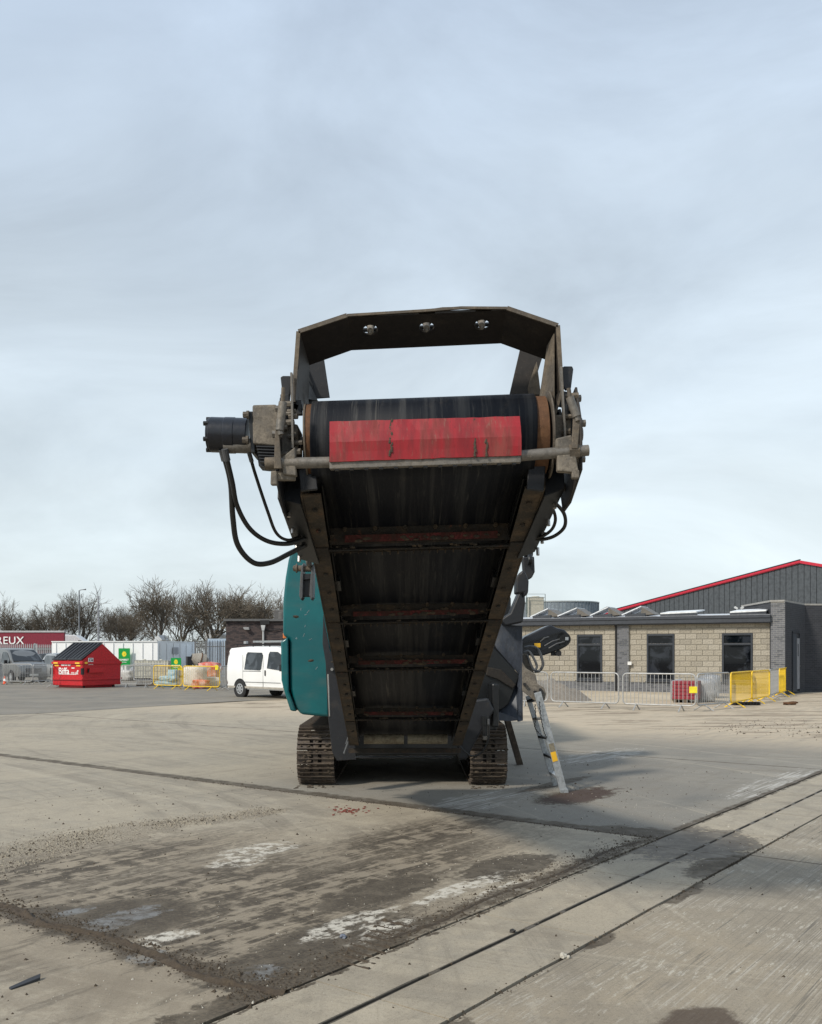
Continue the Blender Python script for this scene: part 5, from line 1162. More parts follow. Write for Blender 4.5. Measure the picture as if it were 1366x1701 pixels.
paint_w = plain('white van paint', (.80, .80, .785), .28, 0, .03, 2)
paint_g = plain('grey metallic', (.20, .205, .205), .25, .45, .06, 2)
wp = G(395, 1158.5); vy = wp.y
wx = Matrix.Rotation(R(-42), 3, 'Z') @ Vector((-1.53*.95, -.95*.95, 0)); van('parked_van', Vector(((397.5-CX)/F*vy, vy+.15, 0))-wx, R(-42), paint_w, 'white panel van with a roof rack and ladder, partly hidden by the crusher', 'white', .95)
gv = G(45, 1134.2); van('parked_van', (gv.x-1.35, gv.y+1.9, 0), R(-46), paint_g, 'dark grey metallic van parked behind barriers at the left edge', 'grey', .95)
# car and pick-up behind the grey van
def hatch(loc, rz, paint, label):
    o = empty('parked_car', loc, rz, label, 'car'); m = MB()
    st = [(-2.1, .35, .80, .86), (-2.0, .28, 1.0, .94), (-1.7, .25, 1.35, 1), (-1.2, .24, 1.58, 1), (-.3, .24, 1.62, 1), (.35, .24, 1.55, 1), (1.05, .25, 1.05, 1), (1.7, .26, .95, .96), (2.05, .3, .80, .85), (2.12, .4, .60, .7)]
    vs = []; 
    for x, zb, zt_, k in st:
        r = [(x, .86*k, zb), (x, .90*k, .55), (x, .90*k, min(.92, zt_-.05)), (x, .70*k if zt_ > 1.1 else .85*k, zt_-.04), (x, .5*k, zt_)]
        vs += r+[(a, -b, c) for a, b, c in reversed(r)]
    n = 10; fs = [(i*n+j, (i+1)*n+j, (i+1)*n+(j+1) % n, i*n+(j+1) % n) for i in range(len(st)-1) for j in range(n)]+[tuple(range(n)), tuple(range(len(st)*n-1, (len(st)-1)*n-1, -1))]
    m.add(vs, fs); b = m.build('body', paint, o, smooth=True, sharp=35)
    for s in (-1, 1):
        m = MB(); m.prism([(-1.3, s*.865, .98), (.75, s*.865, .98), (.3, s*.745, 1.46), (-1.1, s*.745, 1.48)], (0, s*.02, 0)); m.build('side_window', M['glass_car'], b)
        m = MB(); m.box((2.0, s*.65, .72), (.16, .32, .12)); m.build('headlight', M['lens'], b, bevel=.02)
        for x in (-1.3, 1.3): m = MB(); m.cyl((x, s*.70, .32), (x, s*.92, .32), .32, n=24); w = m.build('wheel', M['tyre'], o); m = MB(); m.cyl((x, s*.9, .32), (x, s*.93, .32), .2, n=18); m.build('rim', M['rim'], w)
    m = MB(); m.prism([(.42, -.66, 1.54), (.42, .66, 1.54), (1.05, .78, 1.08), (1.05, -.78, 1.08)], (.02, 0, .02)); m.build('windscreen', M['glass_car'], b)
    return o
q = G(98, 1131); hatch((q.x-.2, q.y+1.5, 0), R(-50), plain('silver paint', (.35, .36, .37), .25, .4, .05), 'silver car nose just visible between grey van and red skip')
q = G(90, 1126); hatch((q.x-.6, q.y+2.5, 0), R(-30), plain('dark blue paint', (.03, .035, .045), .25, .3, .05), 'dark car behind the silver car, left of the red skip')
# traffic cone
p = G(8, 1137); o = empty('traffic_cone', (p.x, p.y, 0), 0, 'small orange and white traffic cone in front of the grey van', 'cone'); o.scale = (.6, .6, .6)
m = MB(); m.cyl((0, 0, .03), (0, 0, .72), .16, .03, 16); m.build('cone_body', plain('cone orange', (.75, .10, .03), .5), o, smooth=True); m = MB(); m.cyl((0, 0, .30), (0, 0, .50), .124, .084, 16); m.build('reflective_sleeve', white, o, smooth=True); m = MB(); m.box((0, 0, .02), (.40, .40, .04)); m.build('cone_base', M['black'], o)

# ------------------------------------------------------------ red shop unit with palisade fence
sp = P(108, 1048, 75); su = empty('retail_unit', (sp.x, sp.y, 0), R(0), 'low maroon retail unit with white capital lettering at the far left', 'building')
mar = plain('maroon fascia', (.20, .012, .030), .5); mar2 = worn('dark maroon cladding', (.10, .015, .025), (.08, .05, .05), .3, .6, 2)
m = MB(); m.box((-9, 6, 1.1), (18, 12, 2.2)); m.build('wall', mar2, su)
m = MB(); x = -17.9
while x < 0: m.box((x, -.03, 1.1), (.05, .05, 2.2)); x += .3
m.build('cladding_ribs', mar2, su, kind='stuff')
m = MB(); m.box((-9, -.1, (2.05+sp.z-.12)/2), (18, .3, sp.z-.12-2.05)); fs_ = m.build('fascia', mar, su)
m = MB(); m.box((-9, -.1, sp.z-.06), (18.1, .42, .14)); m.build('coping', plain('grey coping trim', (.42, .42, .42)), su)
o = link('lettering', text_mesh('REUX', .86, white, .03, .004, 1.06), fs_, ((-1-CX)/F*75-sp.x-.15, -.28, (HY-1070)/F*75+CZ), (math.pi/2, 0, 0))
# white truck behind
p = P(125, 1068, 82); tk_ = empty('box_truck', (p.x, p.y, 0), R(8), 'white lorry cab showing above the site cabin, right of the maroon unit', 'lorry')
m = MB(); m.prism([(-.9, 0, .5), (1.35, 0, .5), (1.4, 0, 1.9), (.95, 0, 2.5), (.0, 0, 3.2), (-.9, 0, 3.2)], (0, 2.3, 0)); m.prism([(-7, 0, .9), (-1.0, 0, .9), (-1.0, 0, 3.3), (-7, 0, 3.3)], (0, 2.4, 0)); m.build('cab', plain('white truck paint', (.62, .62, .62), .3), tk_, bevel=.06)
m = MB(); m.prism([(.25, -.02, 2.0), (1.0, -.02, 2.0), (.9, -.02, 2.35), (.5, -.02, 2.72), (.25, -.02, 2.72)], (0, .03, 0)); m.prism([(1.42, .2, 1.95), (1.42, 2.1, 1.95), (1.0, 2.1, 2.48), (1.0, .2, 2.48)], (.02, 0, .02)); m.build('cab_window', M['glass_car'], tk_)
for x in (.6, -5.5): m = MB(); m.cyl((x, -.02, .5), (x, .3, .5), .5, n=20); m.build('wheel', M['tyre'], tk_)
# palisade fences
pal_m = plain('galvanised palisade', (.36, .37, .38), .5, .3); pal_d = plain('dark palisade', (.16, .165, .17), .55, .3)
def palisade(a, b, h, n, mat, label, posts=3):
    a, b = Vector(a), Vector(b); Lf = (b-a).length; o = empty('palisade_fence', a, math.atan2(b.y-a.y, b.x-a.x), label, 'fence')
    m = MB(); w = Lf/n*.48
    m.prism([(-w/2, 0, .05), (w/2, 0, .05), (w/2, 0, h-.12), (w*.25, 0, h), (0, 0, h-.08), (-w*.25, 0, h), (-w/2, 0, h-.12)], (0, .02, 0)); me = m.mesh('pale', mat)
    for i in range(n): link('pale', me, o, ((i+.5)*Lf/n, 0, 0))
    for z in (.35, h-.35): m = MB(); m.box((Lf/2, .045, z), (Lf, .04, .05)); m.build('rail', mat, o)
    for i in range(posts): m = MB(); m.box((Lf*i/(posts-1), .09, h/2), (.09, .09, h+.05)); m.build('post', mat, o)
    return o
palisade(P(-60, 1100, 68)*Vector((1, 1, 0)).length if False else Vector(((-60-CX)/F*68, 68, 0)), Vector(((57-CX)/F*68, 68, 0)), 2.3, 36, pal_m, 'grey palisade fence in front of the maroon unit')
palisade(Vector(((60-CX)/F*67, 67, 0)), Vector(((90-CX)/F*67, 67, 0)), 2.25, 9, pal_m, 'short palisade gate between the maroon unit and the white cabin', 2)
palisade(Vector(((324-CX)/F*56, 56, 0)), Vector(((342-CX)/F*56, 56, 0)), 2.35, 6, pal_d, 'dark palisade panel at the right end of the white cabin', 2)
palisade(Vector(((342-CX)/F*55.5, 55.5, 0)), Vector(((376-CX)/F*55.5, 55.5, 0)), 2.35, 10, pal_d, 'dark palisade gate in front of the pale blue container', 2)
# pale blue container behind gate
p = P(345, 1061, 63); cb_ = empty('shipping_container', (p.x, p.y, 0), 0, 'pale blue steel container behind the palisade gate', 'container'); pbl = plain('pale blue steel', (.38, .46, .55), .5)
zt_ = p.z; Wc = 30/F*63+.2
m = MB(); m.box((Wc/2, 3, zt_/2), (Wc, 6, zt_)); bb_ = m.build('container_body', pbl, cb_)
for i in range(8): m = MB(); m.box((.1+i*Wc/8, -.02, zt_/2), (.06, .05, zt_-.2)); m.build('corrugation', pbl, bb_)
# white site cabin
c0 = Vector((-16.3, 60, 0)); c1 = Vector((-23.6, 61.3, 0)); c2 = Vector((-15.2, 66, 0)); zc2 = CZ+18/F*60
wc = empty('site_cabin', c0, 0, 'long white corrugated site cabin with green signs behind the barriers', 'cabin'); wcm = plain('white cabin steel', (.80, .81, .81), .5, 0, .03, 1); gcm = wcm
fd, sd_ = c1-c0, c2-c0
m = MB(); m.prism([Vector((0, 0, .1)), fd+Vector((0, 0, .1)), fd+sd_+Vector((0, 0, .1)), sd_+Vector((0, 0, .1))], (0, 0, zc2-.1)); cbod = m.build('cabin_body', wcm, wc)
m = MB(); rb = fd.normalized(); nn = Vector((rb.y, -rb.x, 0)); nn = nn if nn.y < 0 else -nn; sr = sd_.normalized(); sn_ = Vector((sr.y, -sr.x, 0))
for i in range(11):
    a = fd*(i+.5)/11+nn*.02; mm = MB(); mm.prism([a+Vector((0, 0, .15)), a+rb*.05+Vector((0, 0, .15)), a+rb*.05+Vector((0, 0, zc2-.08)), a+Vector((0, 0, zc2-.08))], nn*.04); mm.build('corrugation', wcm, cbod)
for i in range(6):
    a = sd_*(i+.3)/6+sn_*.02; mm = MB(); mm.prism([a+Vector((0, 0, .15)), a+sr*.14+Vector((0, 0, .15)), a+sr*.14+Vector((0, 0, zc2-.08)), a+Vector((0, 0, zc2-.08))], sn_*.03); mm.build('corrugation', wcm, cbod)
m = MB(); ov = nn*.08; m.prism([ov+Vector((0, 0, zc2)), fd+ov+Vector((0, 0, zc2)), fd+sd_+Vector((0, 0, zc2)), sd_+sn_*.08+Vector((0, 0, zc2))], (0, 0, .05)); m.build('roof', wcm, wc)
m = MB(); a = sd_*.35+sn_*.05; m.prism([a+Vector((0, 0, 1.55)), a+sr*.9+Vector((0, 0, 1.55)), a+sr*.9+Vector((0, 0, 2.0)), a+Vector((0, 0, 2.0))], sn_*.02); m.build('vent', plain('grey vent', (.35, .35, .36)), wc)
grn = plain('green sign', (.0, .30, .05), .45); ysun = plain('sun yellow', (.9, .70, .02), .5)
def sign(px0, px1, py0, py1, Y, label):
    a, b = P(px0, py1, Y), P(px1, py0, Y); w, h = b.x-a.x, b.z-a.z
    o = empty('hire_sign', (a.x, Y, a.z), 0, label, 'sign', 'green signs with a yellow sun'); m = MB(); m.box((w/2, 0, h/2), (w, .02, h)); bd = m.build('board', grn, o)
    m = MB(); c = Vector((w/2, -.014, h*.67)); r = w*.15
    pts = []
    for i in range(24): rr = r*(1.45 if i % 2 else 1.0); an = i*math.pi/12; pts.append(c+Vector((rr*math.cos(an), 0, rr*1.25*math.sin(an))))
    m.prism(pts, (0, .004, 0)); m.build('sun_emblem', ysun, bd)
    m = MB(); m.prism([c+Vector((r*.3*math.cos(i*.628+1.57)*(1 if i % 2 else .6), -.004, r*.36*math.sin(i*.628+1.57)*(1 if i % 2 else .6))) for i in range(10)], (0, .003, 0)); m.build('star', grn, bd)
    link('lettering', text_mesh('SUNBELT', w*.20, white, .003, .006), bd, (w*.07, -.014, h*.30), (math.pi/2, 0, 0)); link('lettering', text_mesh('RENTALS', w*.11, white, .003, .002), bd, (w*.25, -.014, h*.18), (math.pi/2, 0, 0))
    return o
sign(197, 216, 1077, 1106, 60.0, 'green upright sign with a yellow sun on the white front of the cabin')
sign(284, 301, 1093, 1113, 60.0-.1, 'lower green sign with a yellow sun on the shaded cabin end, by the mixer')
# street lamp, mast
p = Vector(((131.5-CX)/F*85, 85, 0)); o = empty('street_lamp', p, 0, 'tall thin grey street lamp with one arm among the bare trees', 'street lamp'); zt_ = CZ+(HY-981)/F*85
gm_ = plain('lamp column', (.16, .17, .18), .5)
m = MB(); m.cyl((0, 0, 0), (0, 0, zt_), .09, .055, 10); m.tube([(0, 0, zt_-.05), (.1, 0, zt_+.05), (.5, 0, zt_+.10)], .035, 8); m.build('column', gm_, o, smooth=True)
m = MB(); m.prism([(.25, -.08, zt_+.05), (.62, -.08, zt_+.16), (.60, -.08, zt_+.04)], (0, .16, 0)); m.build('lamp_head', plain('lamp head', (.10, .10, .11)), o)
p = Vector(((163.5-CX)/F*89, 89, 0)); zt_ = CZ+(HY-990)/F*89; m = MB()
m.cyl((0, 0, 0), (0, 0, zt_), .12, .07, 8)
for i in range(14): m.box((0, 0, zt_*.4+i*zt_*.04), (.26, .26, .03))
o = m.build('lattice_mast', plain('mast grey', (.30, .31, .33)), None, label='thin grey mast between the bare trees, right of the street lamp', cat='mast'); o.location = p
# ------------------------------------------------------------ dark brick store behind the white van
bp0 = P(375.5, 1028, 51); bh_ = CZ+(HY-1031)/F*51
ds = empty('brick_store', (bp0.x, 51, 0), R(0), 'flat roofed dark brown brick store behind the white van', 'building')
dbm = brickmat('dark brown brickwork', (.060, .046, .044), (.034, .027, .027), (.050, .045, .043), .225, .075, ms=.010, bias=-.1)
m = MB(); m.box((5, 4, bh_/2), (10, 8, bh_)); wl2 = m.build('wall', dbm, ds)
bricks('wall_bricks', .02, 4.2, .02, bh_-.05, -.004, wl2, mats=(plain('brown brick', (.075, .055, .052), .8), plain('dark brown brick', (.040, .032, .033), .8)), seed=31)
m = MB(); m.box((5, 3.95, bh_+.03), (10.2, 8.3, .12)); m.build('roof_edge', plain('felt edge', (.10, .10, .10)), ds)
m = MB(); m.box((P(462, 1, 51).x-bp0.x, 2.0, bh_+.35), (.9, 1, .6)); m.cyl((P(466, 1, 51).x-bp0.x, .6, bh_), (P(466, 1, 51).x-bp0.x, .6, bh_+.5), .2, n=14); m.build('roof_unit', plain('roof unit', (.10, .095, .09)), ds, bevel=.03)
x = P(405, 1, 51).x-bp0.x; m = MB(); m.prism([(x, 0, bh_-.35), (x+.30, 0, bh_-.35), (x+.35, 0, bh_-.45), (x+.1, 0, bh_-.45)], (0, -.25, -.05)); wlm = m.build('wall_lamp', plain('dull lamp', (.3, .3, .3)), ds)
x = P(438, 1, 51).x-bp0.x; pvc = plain('pale pipe', (.45, .46, .46)); m = MB(); m.tube([(x, -.1, .1), (x, -.1, bh_-.5)], .05, 8); m.prism([(x-.12, -.2, bh_-.25), (x+.12, -.2, bh_-.25), (x+.06, -.2, bh_-.55), (x-.06, -.2, bh_-.55)], (0, .18, 0)); m.build('downpipe', pvc, ds)
m = MB(); m.box((x+.1, -.12, bh_-.1), (.5, .2, .22)); m.tube([(x+.1, -.08, bh_-.5), (x+.6, -.08, bh_-.55), (x+1.5, -.08, bh_-.38)], .02, 6); m.build('hopper_box', M['black'], ds)
# ------------------------------------------------------------ stored goods behind the left barriers
tote_m = worn('milky tote plastic', (.62, .60, .50), (.40, .36, .28), .3, .5, 3); cage = plain('tote cage', (.35, .35, .35), .5, .3)
for i, (px, py, lab) in enumerate(((240, 1131, 'milky liquid tote in a wire cage, left one behind the grey barrier'), (268, 1132, 'milky liquid tote in a wire cage, right one beside the yellow barrier'))):
    p = G(px, py); o = empty('liquid_tote', (p.x, p.y, 0), .1, lab, 'tote'); m = MB(); m.box((0, 0, .68), (.95, 1.0, 1.05)); m.cyl((0, 0, 1.2), (0, 0, 1.26), .1, n=12); m.build('tank', tote_m, o, bevel=.06, seg=3)
    m = MB(); m.box((0, 0, .07), (1.0, 1.05, .14)); m.build('base', M['steel_dark'], o)
    m = MB()
    for k_ in range(7):
        x = -.49+k_*.163; m.cyl((x, -.52, .14), (x, -.52, 1.22), .008, n=5); m.cyl((-.5, -.50+k_*.17, .14), (-.5, -.50+k_*.17, 1.22), .008, n=5)
    for z in (.3, .6, .9, 1.2): m.cyl((-.5, -.52, z), (.5, -.52, z), .008, n=5)
    m.build('cage', cage, o, kind='stuff')
bagw = worn('white woven bag', (.66, .64, .60), (.40, .37, .32), .4, .8, 5, bump=.8); bagr = worn('red and white bag', (.62, .10, .06), (.70, .67, .62), .65, .7, 3.5, bump=.8); bagb = worn('blue and white bag', (.25, .50, .62), (.66, .68, .68), .6, .5, 6)
greys = worn('grey bag', (.35, .37, .40), (.5, .5, .5), .4, .7, 5)
def bag(px, py, sc, mat, lab, seed, z=0, dy=0, rz=0): p = G(px, py); return sack('material_bag', (p.x, p.y+dy, z), sc, mat, lab, seed, rz=rz)
bag(208, 1131, (.45, .4, .30), bagw, 'low white bag right behind the first grey barrier by the skip', 3); bag(222, 1130, (.22, .3, .36), greys, 'grey upright bucket-like bag between white bag and totes', 4)
bag(277, 1141, (.50, .35, .14), bagb, 'lower blue and white bag inside the yellow barrier', 6, rz=.2); bag(281, 1141, (.42, .32, .13), bagb, 'blue and white bag lying on top of the other blue bag', 7, z=.26, rz=-.1); bag(288, 1140.5, (.20, .3, .20), bagb, 'small blue white bag tipped against the blue stack', 9, z=.42)
bag(324, 1143, (.50, .40, .50), bagw, 'large white builders bag slumped behind the second yellow barrier', 11); bag(334, 1144, (.36, .35, .20), bagr, 'red and white printed bag low in front of the white builders bag', 12)
bag(348, 1141, (.50, .45, .36), bagr, 'largest red and white bag, near the right of the yellow barrier', 14, z=.45); bag(349, 1142, (.52, .45, .24), bagw, 'white bag underneath the largest red one', 15)
# pallet of timber bits
for i, (px, py, lab) in enumerate(((250, 1139, 'flat timber pallet on the ground behind the grey and yellow barriers'),)):
    p = G(px, py); pallet('timber_pallet', Matrix.Translation((p.x, p.y, 0)) @ Matrix.Rotation(.1, 4, 'Z'), lab)
# cement mixer
p = G(329, 1138); cmx = empty('cement_mixer', (p.x, p.y, 0), R(25), 'old cement mixer with a tilted beige drum behind the yellow barriers', 'cement mixer')
dm_ = worn('cement crusted drum', (.36, .33, .28), (.25, .22, .18), .6, .8, 6)
m = MB(); ax = Vector((-.9, 0, .30)).normalized(); c = Vector((.05, 0, 1.25)); m.cyl(c+ax*.0, c+ax*.42, .40, .22, 24); m.cyl(c-ax*.28, c, .40, .40, 24); m.cyl(c-ax*.42, c-ax*.28, .22, .40, 24); drm = m.build('drum', dm_, cmx, smooth=True)
m = MB(); m.cyl(c+ax*.41, c+ax*.43, .19, n=20); m.build('drum_mouth', M['black'], drm); m = MB(); m.cyl(c-ax*.05, c-ax*.0, .42, n=24); m.build('gear_ring', M['rust'], drm)
m = MB()
for y in (-.3, .3): m.tube([(-.5, y, .05), (-.05, y, 1.1), (.5, y, .05)], .03, 6); m.cyl((-.05, y*1.4, 1.1), (-.05, y, 1.15), .03, n=6)
m.box((-.45, 0, 1.2), (.25, .4, .5)); m.build('stand', M['steel_dark'], cmx)
for y in (-.38, .38): m = MB(); m.cyl((.5, y-.03, .16), (.5, y+.03, .16), .16, n=16); m.build('wheel', M['tyre'], cmx)
m = MB(); m.box((0, 0, .6), (.1, .05, 1.1)); o = m.build('waste_board', plain('pale board', (.55, .54, .5)), None, label='narrow pale board standing left of the cement mixer', cat='board'); p = G(311, 1138); o.location = (p.x, p.y, .0)
# ------------------------------------------------------------ bare trees
bark = worn('bark', (.12, .10, .08), (.15, .13, .095), .5, .9, 3, bump=0); twigm = worn('twigs', (.135, .112, .085), (.165, .14, .10), .5, .9, 1.2, bump=0)
def make_tree(name, h, spread, seed, loc, label, dens=1.0):
    random.seed(seed); tr = MB(); tw = MB(); cnt = [0]
    def grow(p, d, l, r, lev):
        n = 3; pts = [p]; rs = [r]; q = p.copy(); dd = d.copy()
        for i in range(n):
            dd = (dd+Vector((random.gauss(0, .12), random.gauss(0, .12), random.gauss(.03, .10)))).normalized(); q = q+dd*l/n; pts.append(q.copy()); rs.append(r*(1-.45*(i+1)/n))
        (tr if lev < 3 else tw).tube(pts, rs, 6 if lev < 2 else (4 if lev < 4 else 3), False); cnt[0] += 1
        if lev >= 6: return
        nb = (6, 4, 4, 3, 3, 3)[lev]
        for i in range(nb):
            t_ = random.uniform(.45 if lev == 0 else .25, 1.0) if i else 1.0; seg = min(n-1, int(t_*n)); pp = pts[seg].lerp(pts[seg+1], t_*n-seg if t_ < 1 else 1) if t_ < 1 else pts[-1]
            an = random.uniform(0, 2*math.pi); a = dd.orthogonal().normalized(); b = dd.cross(a); tl = random.uniform(.55, 1.15)*(spread*.85 if lev < 2 else 1)*(.45 if i == 0 else 1)
            nd = (dd+(a*math.cos(an)+b*math.sin(an))*tl+Vector((0, 0, .10))).normalized()
            grow(pp, nd, l*random.uniform(.62, .84), max(r*(.66 if i == 0 else .46), .0095), lev+1)
    grow(Vector((0, 0, 0)), Vector((0, 0, 1)), h*.25, h*.021, 0)
    zs_ = sorted(v[2] for v in tw.v); k_ = h/zs_[int(len(zs_)*.993)]
    for g in (tr, tw): g.v = [(x*k_, y*k_, z*k_) for x, y, z in g.v]
    o = empty(name, loc, random.uniform(0, 6), label, 'tree', 'bare trees behind the yard'); tr.build('trunk', bark, o); tw.build('crown', twigm, o, kind=None); return o
T = [(12, 1001, 105, 1.25, 'bare rounded tree above the maroon unit at the left edge'), (60, 1018, 112, 1.0, 'small bare tree between the left edge tree and the street lamp'), (94, 1002, 108, 1.1, 'bare tree just left of the street lamp'),
     (146, 986, 110, .9, 'narrow upright bare tree directly right of the street lamp'), (196, 1015, 118, 1.1, 'low bare tree above the middle of the white cabin'), (262, 968, 100, 1.1, 'tallest bare tree, left of the middle group, above the cabin end'),
     (222, 1008, 112, 1.1, 'lower bare tree just left of the tallest one'), (302, 985, 108, 1.0, 'bare tree between the two tall rounded ones'), (350, 976, 98, 1.15, 'dense rounded bare tree above the palisade gate'), (392, 986, 112, 1.0, 'thin bare tree above the left corner of the brick store'), (428, 981, 102, 1.15, 'rounded bare tree above the brick store roof'), (470, 990, 110, 1.0, 'bare tree half hidden behind the teal cover')]
protos = []
for i, (px, py, Y, sp_, lab) in enumerate(T):
    hh = CZ+(HY-py)/F*Y; loc = Vector(((px-CX)/F*Y, Y, 0))
    if i < 5: o = make_tree('bare_tree', hh, sp_, 40+i, loc, lab); protos.append((o, hh))
    else:
        src, h0 = protos[(i*2+1) % 5]; o = copy_tree(src); o.location = loc; o['label'] = lab; s = hh/h0; o.scale = (s*(sp_/1.05), s*(sp_/1.05), s); o.rotation_euler = (0, 0, i*1.7)
# low scrub line
random.seed(9); m = MB()
for i in range(9000):
    x = random.uniform(-58, -13); y = random.uniform(84, 96); top = 2.5+1.3*mnoise.noise(Vector((x*.25, 0, 3)))+.6*mnoise.noise(Vector((x*1.1, y*.3, 0))); z = random.uniform(0, 1)**.7*top
    d = Vector((random.gauss(0, 1), random.gauss(0, .6), random.gauss(.5, .8))).normalized()*random.uniform(.3, .8); a = Vector((x, y, z)); w = Vector((.05, 0, .03))
    m.add([a, a+w, a+d+w*.3], [(0, 1, 2)])
m.build('scrub', worn('scrub twigs', (.085, .078, .055), (.10, .105, .06), .5, .95, .3), None, kind='stuff', label='dark tangled scrub under the bare trees', cat='scrub')
shd = plain('white shed', (.6, .62, .63)); m = MB(); m.prism([(P(326, 1, 95).x, 99, 0), (P(352, 1, 95).x, 99, 0), (P(352, 1, 95).x, 99, 3.6), (P(339, 1, 95).x, 99, 4.2), (P(326, 1, 95).x, 99, 3.6)], (0, 4, 0)); m.build('distant_shed', shd, None, label='distant white shed glimpsed under the trees above the palisade gate', cat='shed')
m = MB(); m.prism([(P(242, 1, 95).x, 98, 0), (P(256, 1, 95).x, 98, 0), (P(256, 1, 95).x, 98, 3.0), (P(249, 1, 95).x, 98, 3.5), (P(242, 1, 95).x, 98, 3.0)], (0, 3, 0)); m.build('distant_shed', shd, None, label='distant white shed glimpsed above the corner of the white cabin', cat='shed')
# ------------------------------------------------------------ loose things on the ground
conc = worn('pale rubble', (.48, .45, .38), (.30, .27, .2), .4, .9, 20)
def rock(px, py, r, mat, label, seed, sc=(1, 1, .7)): m = MB(); m.blob((0, 0, r*.45), r, seed, .35, 2, sc); o = m.build('rubble_piece', mat, None, label=label, cat='rubble'); o.location = G(px, py); return o
rock(937, 1591, .022, conc, 'pale chunk of rubble lying on the dark joint right of the drain', 2); rock(944, 1592, .013, conc, 'smaller pale chip touching the chunk on the dark joint', 7)
rock(570, 1558, .020, worn('blue grey stone', (.18, .20, .25), (.3, .3, .3), .3, .8, 20), 'small blue grey stone beside the white chalk patch', 4); rock(852, 1549, .018, worn('black clod', (.03, .026, .022), (.05, .04, .03)), 'dark clod beside the slot drain', 5)
m = MB(); m.prism([(-.09, -.010, 0), (.07, -.016, 0), (.09, .008, .006), (.03, .018, 0), (-.085, .014, 0)], (0, 0, .014)); o = m.build('slate_shard', plain('slate', (.035, .037, .042), .6), None, label='dark pointed shard lying on pale concrete at the lower left', cat='shard', bevel=.002); o.location = G(43, 1635); o.rotation_euler = (R(8), R(-4), R(58))
rr = plain('red chips', (.17, .045, .03), .8); m = MB(); random.seed(6); c = G(580, 1347)
for i in range(70): m.blob((random.gauss(0, .10), random.gauss(0, .12), .004), random.uniform(.004, .014), i, .4, 0, (1.4, 1, .6))
o = m.build('red_chippings', rr, None, label='scatter of small red chippings in front of the tracks', cat='chippings', kind='stuff'); o.location = c
# loose stones: tiny tetra-ish chips in one mesh per tone
def scatter(name, pts, rmin, rmax, mat, label, seed):
    random.seed(seed); v = []; f = []
    for (x, y) in pts:
        r = random.uniform(rmin, rmax)*(1 if random.random() > .05 else 2.0); a0 = random.uniform(0, 6.3); b = len(v)
        for k_ in range(4): an = a0+k_*1.571+random.uniform(-.3, .3); rr_ = r*random.uniform(.7, 1.2); v.append((x+rr_*math.cos(an), y+rr_*math.sin(an), -.002))
        v.append((x+random.uniform(-.3, .3)*r, y+random.uniform(-.3, .3)*r, r*random.uniform(.6, 1.1))); f += [(b, b+1, b+4), (b+1, b+2, b+4), (b+2, b+3, b+4), (b+3, b, b+4)]
    m = MB(); m.v = v; m.f = f; return m.build(name, mat, None, label=label, cat='gravel', kind='stuff')
def uvp(u, v): p = UV(u, v); return (p.x, p.y)
random.seed(77); g = random.gauss; un = random.uniform; grit_d = worn('dark grit', (.062, .046, .030), (.12, .09, .06), .5, .95, 30); grit_l = worn('pale grit', (.32, .28, .215), (.45, .41, .34), .5, .95, 30)
def band(n):
    o = []
    while len(o) < n:
        u_ = 3.3+3.7*un(0, 1)**1.5; c_ = -7.25+.18*math.sin(u_*2.1); v_ = g(c_, .14+.16*max(0, (5.6-u_))/2)
        if mnoise.noise(Vector((u_*1.6, v_*5, 0))) > un(-.6, .25): o.append(uvp(u_, v_))
    return o
pts = band(4200)
scatter('loose_gravel', pts, .004, .011, grit_l, 'band of fine loose gravel across the left foreground', 1)
scatter('loose_gravel', band(2600), .003, .009, grit_d, 'darker grit mixed in the gravel band at the left', 2)
pts = []
for _ in range(3600): pts.append(uvp(g(3.22, .09), un(-8.5, -3.2)))
for _ in range(1500): pts.append(uvp(un(3, 8), g(-3.37, .10)))
for _ in range(700): pts.append(uvp(g(7.9, .03), un(-10, -3.2)))
for _ in range(300): pts.append(uvp(un(2.2, 9), g(-2.38, .02)))
for _ in range(260): p = G(960, 1318); pts.append((p.x+g(0, .35), p.y+g(0, .35)))
scatter('joint_crumbs', pts, .003, .010, grit_d, 'dark crumbs lying along the dirty slab joints', 3)
pts = []
for _ in range(1100): pts.append(uvp(un(2, 13), un(-10, -3.3)))
for _ in range(350): pts.append(uvp(un(2, 10), un(-3, 4)))
for _ in range(420): pts.append(uvp(un(18.5, 24), un(-8, 3)))
scatter('scattered_clods', pts, .003, .012, grit_d, 'small dark clods scattered over the concrete', 4)
scatter('rubble_bits', [uvp(g(20.6, .9), un(-7, 4)) for _ in range(700)]+[uvp(g(22.5, .8), un(-7, 2)) for _ in range(350)], .006, .02, grit_d, 'brown crumbs and rubble strewn in front of the right hand barriers', 8)
scatter('scattered_chips', [uvp(un(2.5, 10), g(-3.6, .5)) for _ in range(700)]+[uvp(un(2, 13), un(-10, -1)) for _ in range(500)]+[uvp(un(18.5, 24), un(-7, 3)) for _ in range(300)], .002, .007, conc, 'tiny pale chips scattered over the concrete', 5)
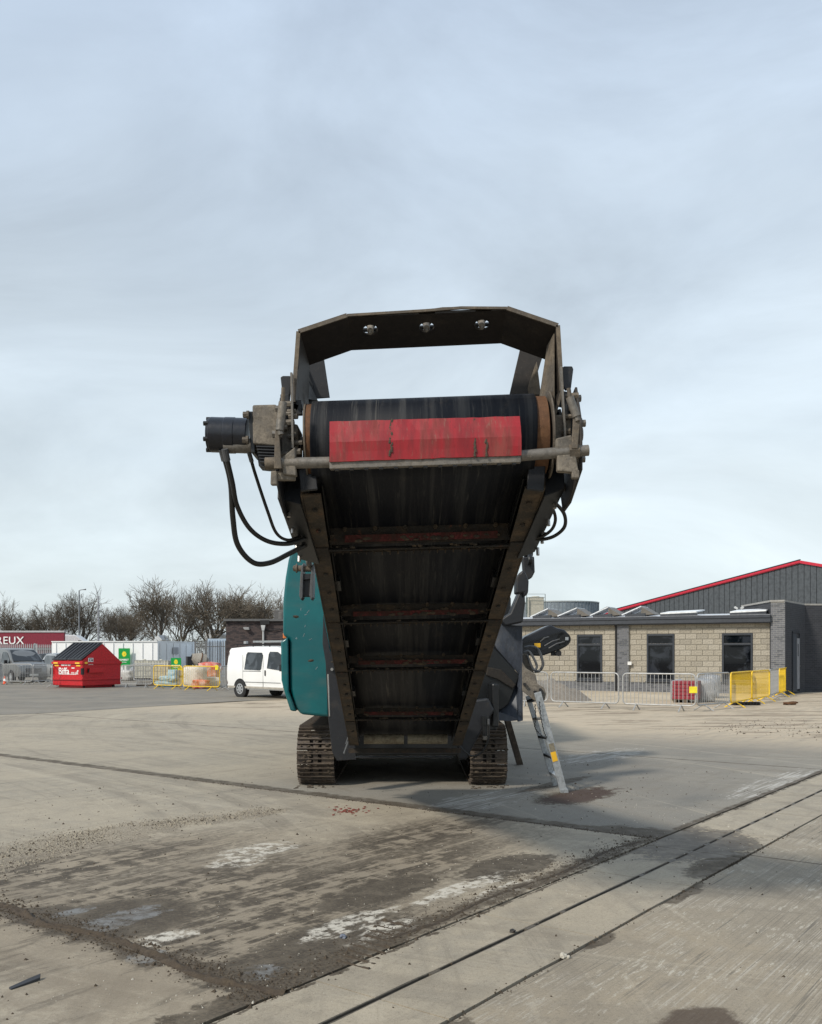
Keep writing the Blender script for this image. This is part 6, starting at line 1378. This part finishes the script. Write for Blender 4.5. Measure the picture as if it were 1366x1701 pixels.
# soft earthen ridges (joint spoil and tyre print)
def ridge(path, w, h, mat, label, seed, seglen=.02):
    random.seed(seed); m = MB(); pts = spline(path, 30); vs = []; n = 9
    for i, p in enumerate(pts):
        t_ = (pts[min(i+1, len(pts)-1)]-pts[max(i-1, 0)]).normalized(); s = Vector((-t_.y, t_.x, 0))
        for j in range(n):
            q = j/(n-1)*2-1; pp0 = p+s*q*w; hh = h*(1-q*q)*(.45+.9*abs(mnoise.noise(Vector((p.x*6+seed, p.y*6, q)))*2))+h*1.1*mnoise.noise(Vector((pp0.x*34, pp0.y*34, 0)))*(1-abs(q))
            ww = w*(1+.6*mnoise.noise(Vector((p.x*4, p.y*4, seed)))); pp = p+s*q*ww; vs.append((pp.x, pp.y, hh-.003))
    m.add(vs, [(i*n+j, i*n+j+1, (i+1)*n+j+1, (i+1)*n+j) for i in range(len(pts)-1) for j in range(n-1)])
    return m.build('mud_ridge', mat, None, smooth=True, sharp=0, label=label, cat='mud')
mudm = worn('dark crumbly mud', (.060, .044, .029), (.115, .088, .058), .5, .9, 20, bump=1)
ridge([UV(3.20+.05*math.sin(q*2.3)+.02*math.sin(q*7), -6.2+q*.5) for q in range(7)], .040, .022, mudm, 'long crumbly mud ridge crossing the lower left foreground', 1)
ridge([UV(4.2+q*.5, -3.34+.03*math.sin(q*1.9)) for q in range(8)], .022, .009, mudm, 'low mud ridge along the joint left of the slot drain', 2)
ridge([UV(7.9+.015*math.sin(q*1.7), -7.2+q*.55) for q in range(8)], .014, .006, mudm, 'thin dirt line along the long joint in front of the tracks', 3)
for i in range(9):                                       # lug marks
    a = G(583+i*9, 1602-i*8.5); d = (G(640, 1620)-G(560, 1590)).normalized() if False else Vector((SU, -CU, 0))
    ridge([a-d*.10, a-d*.03+Vector((0, .004, 0)), a+d*.04, a+d*.13], .010, .010, mudm, 'lug print ridge of a tyre in mud, %s of the row by the chalk' % ('nearest', 'second nearest', 'third nearest', 'fourth nearest', 'middle', 'fourth farthest', 'third farthest', 'second farthest', 'farthest')[i], 20+i)
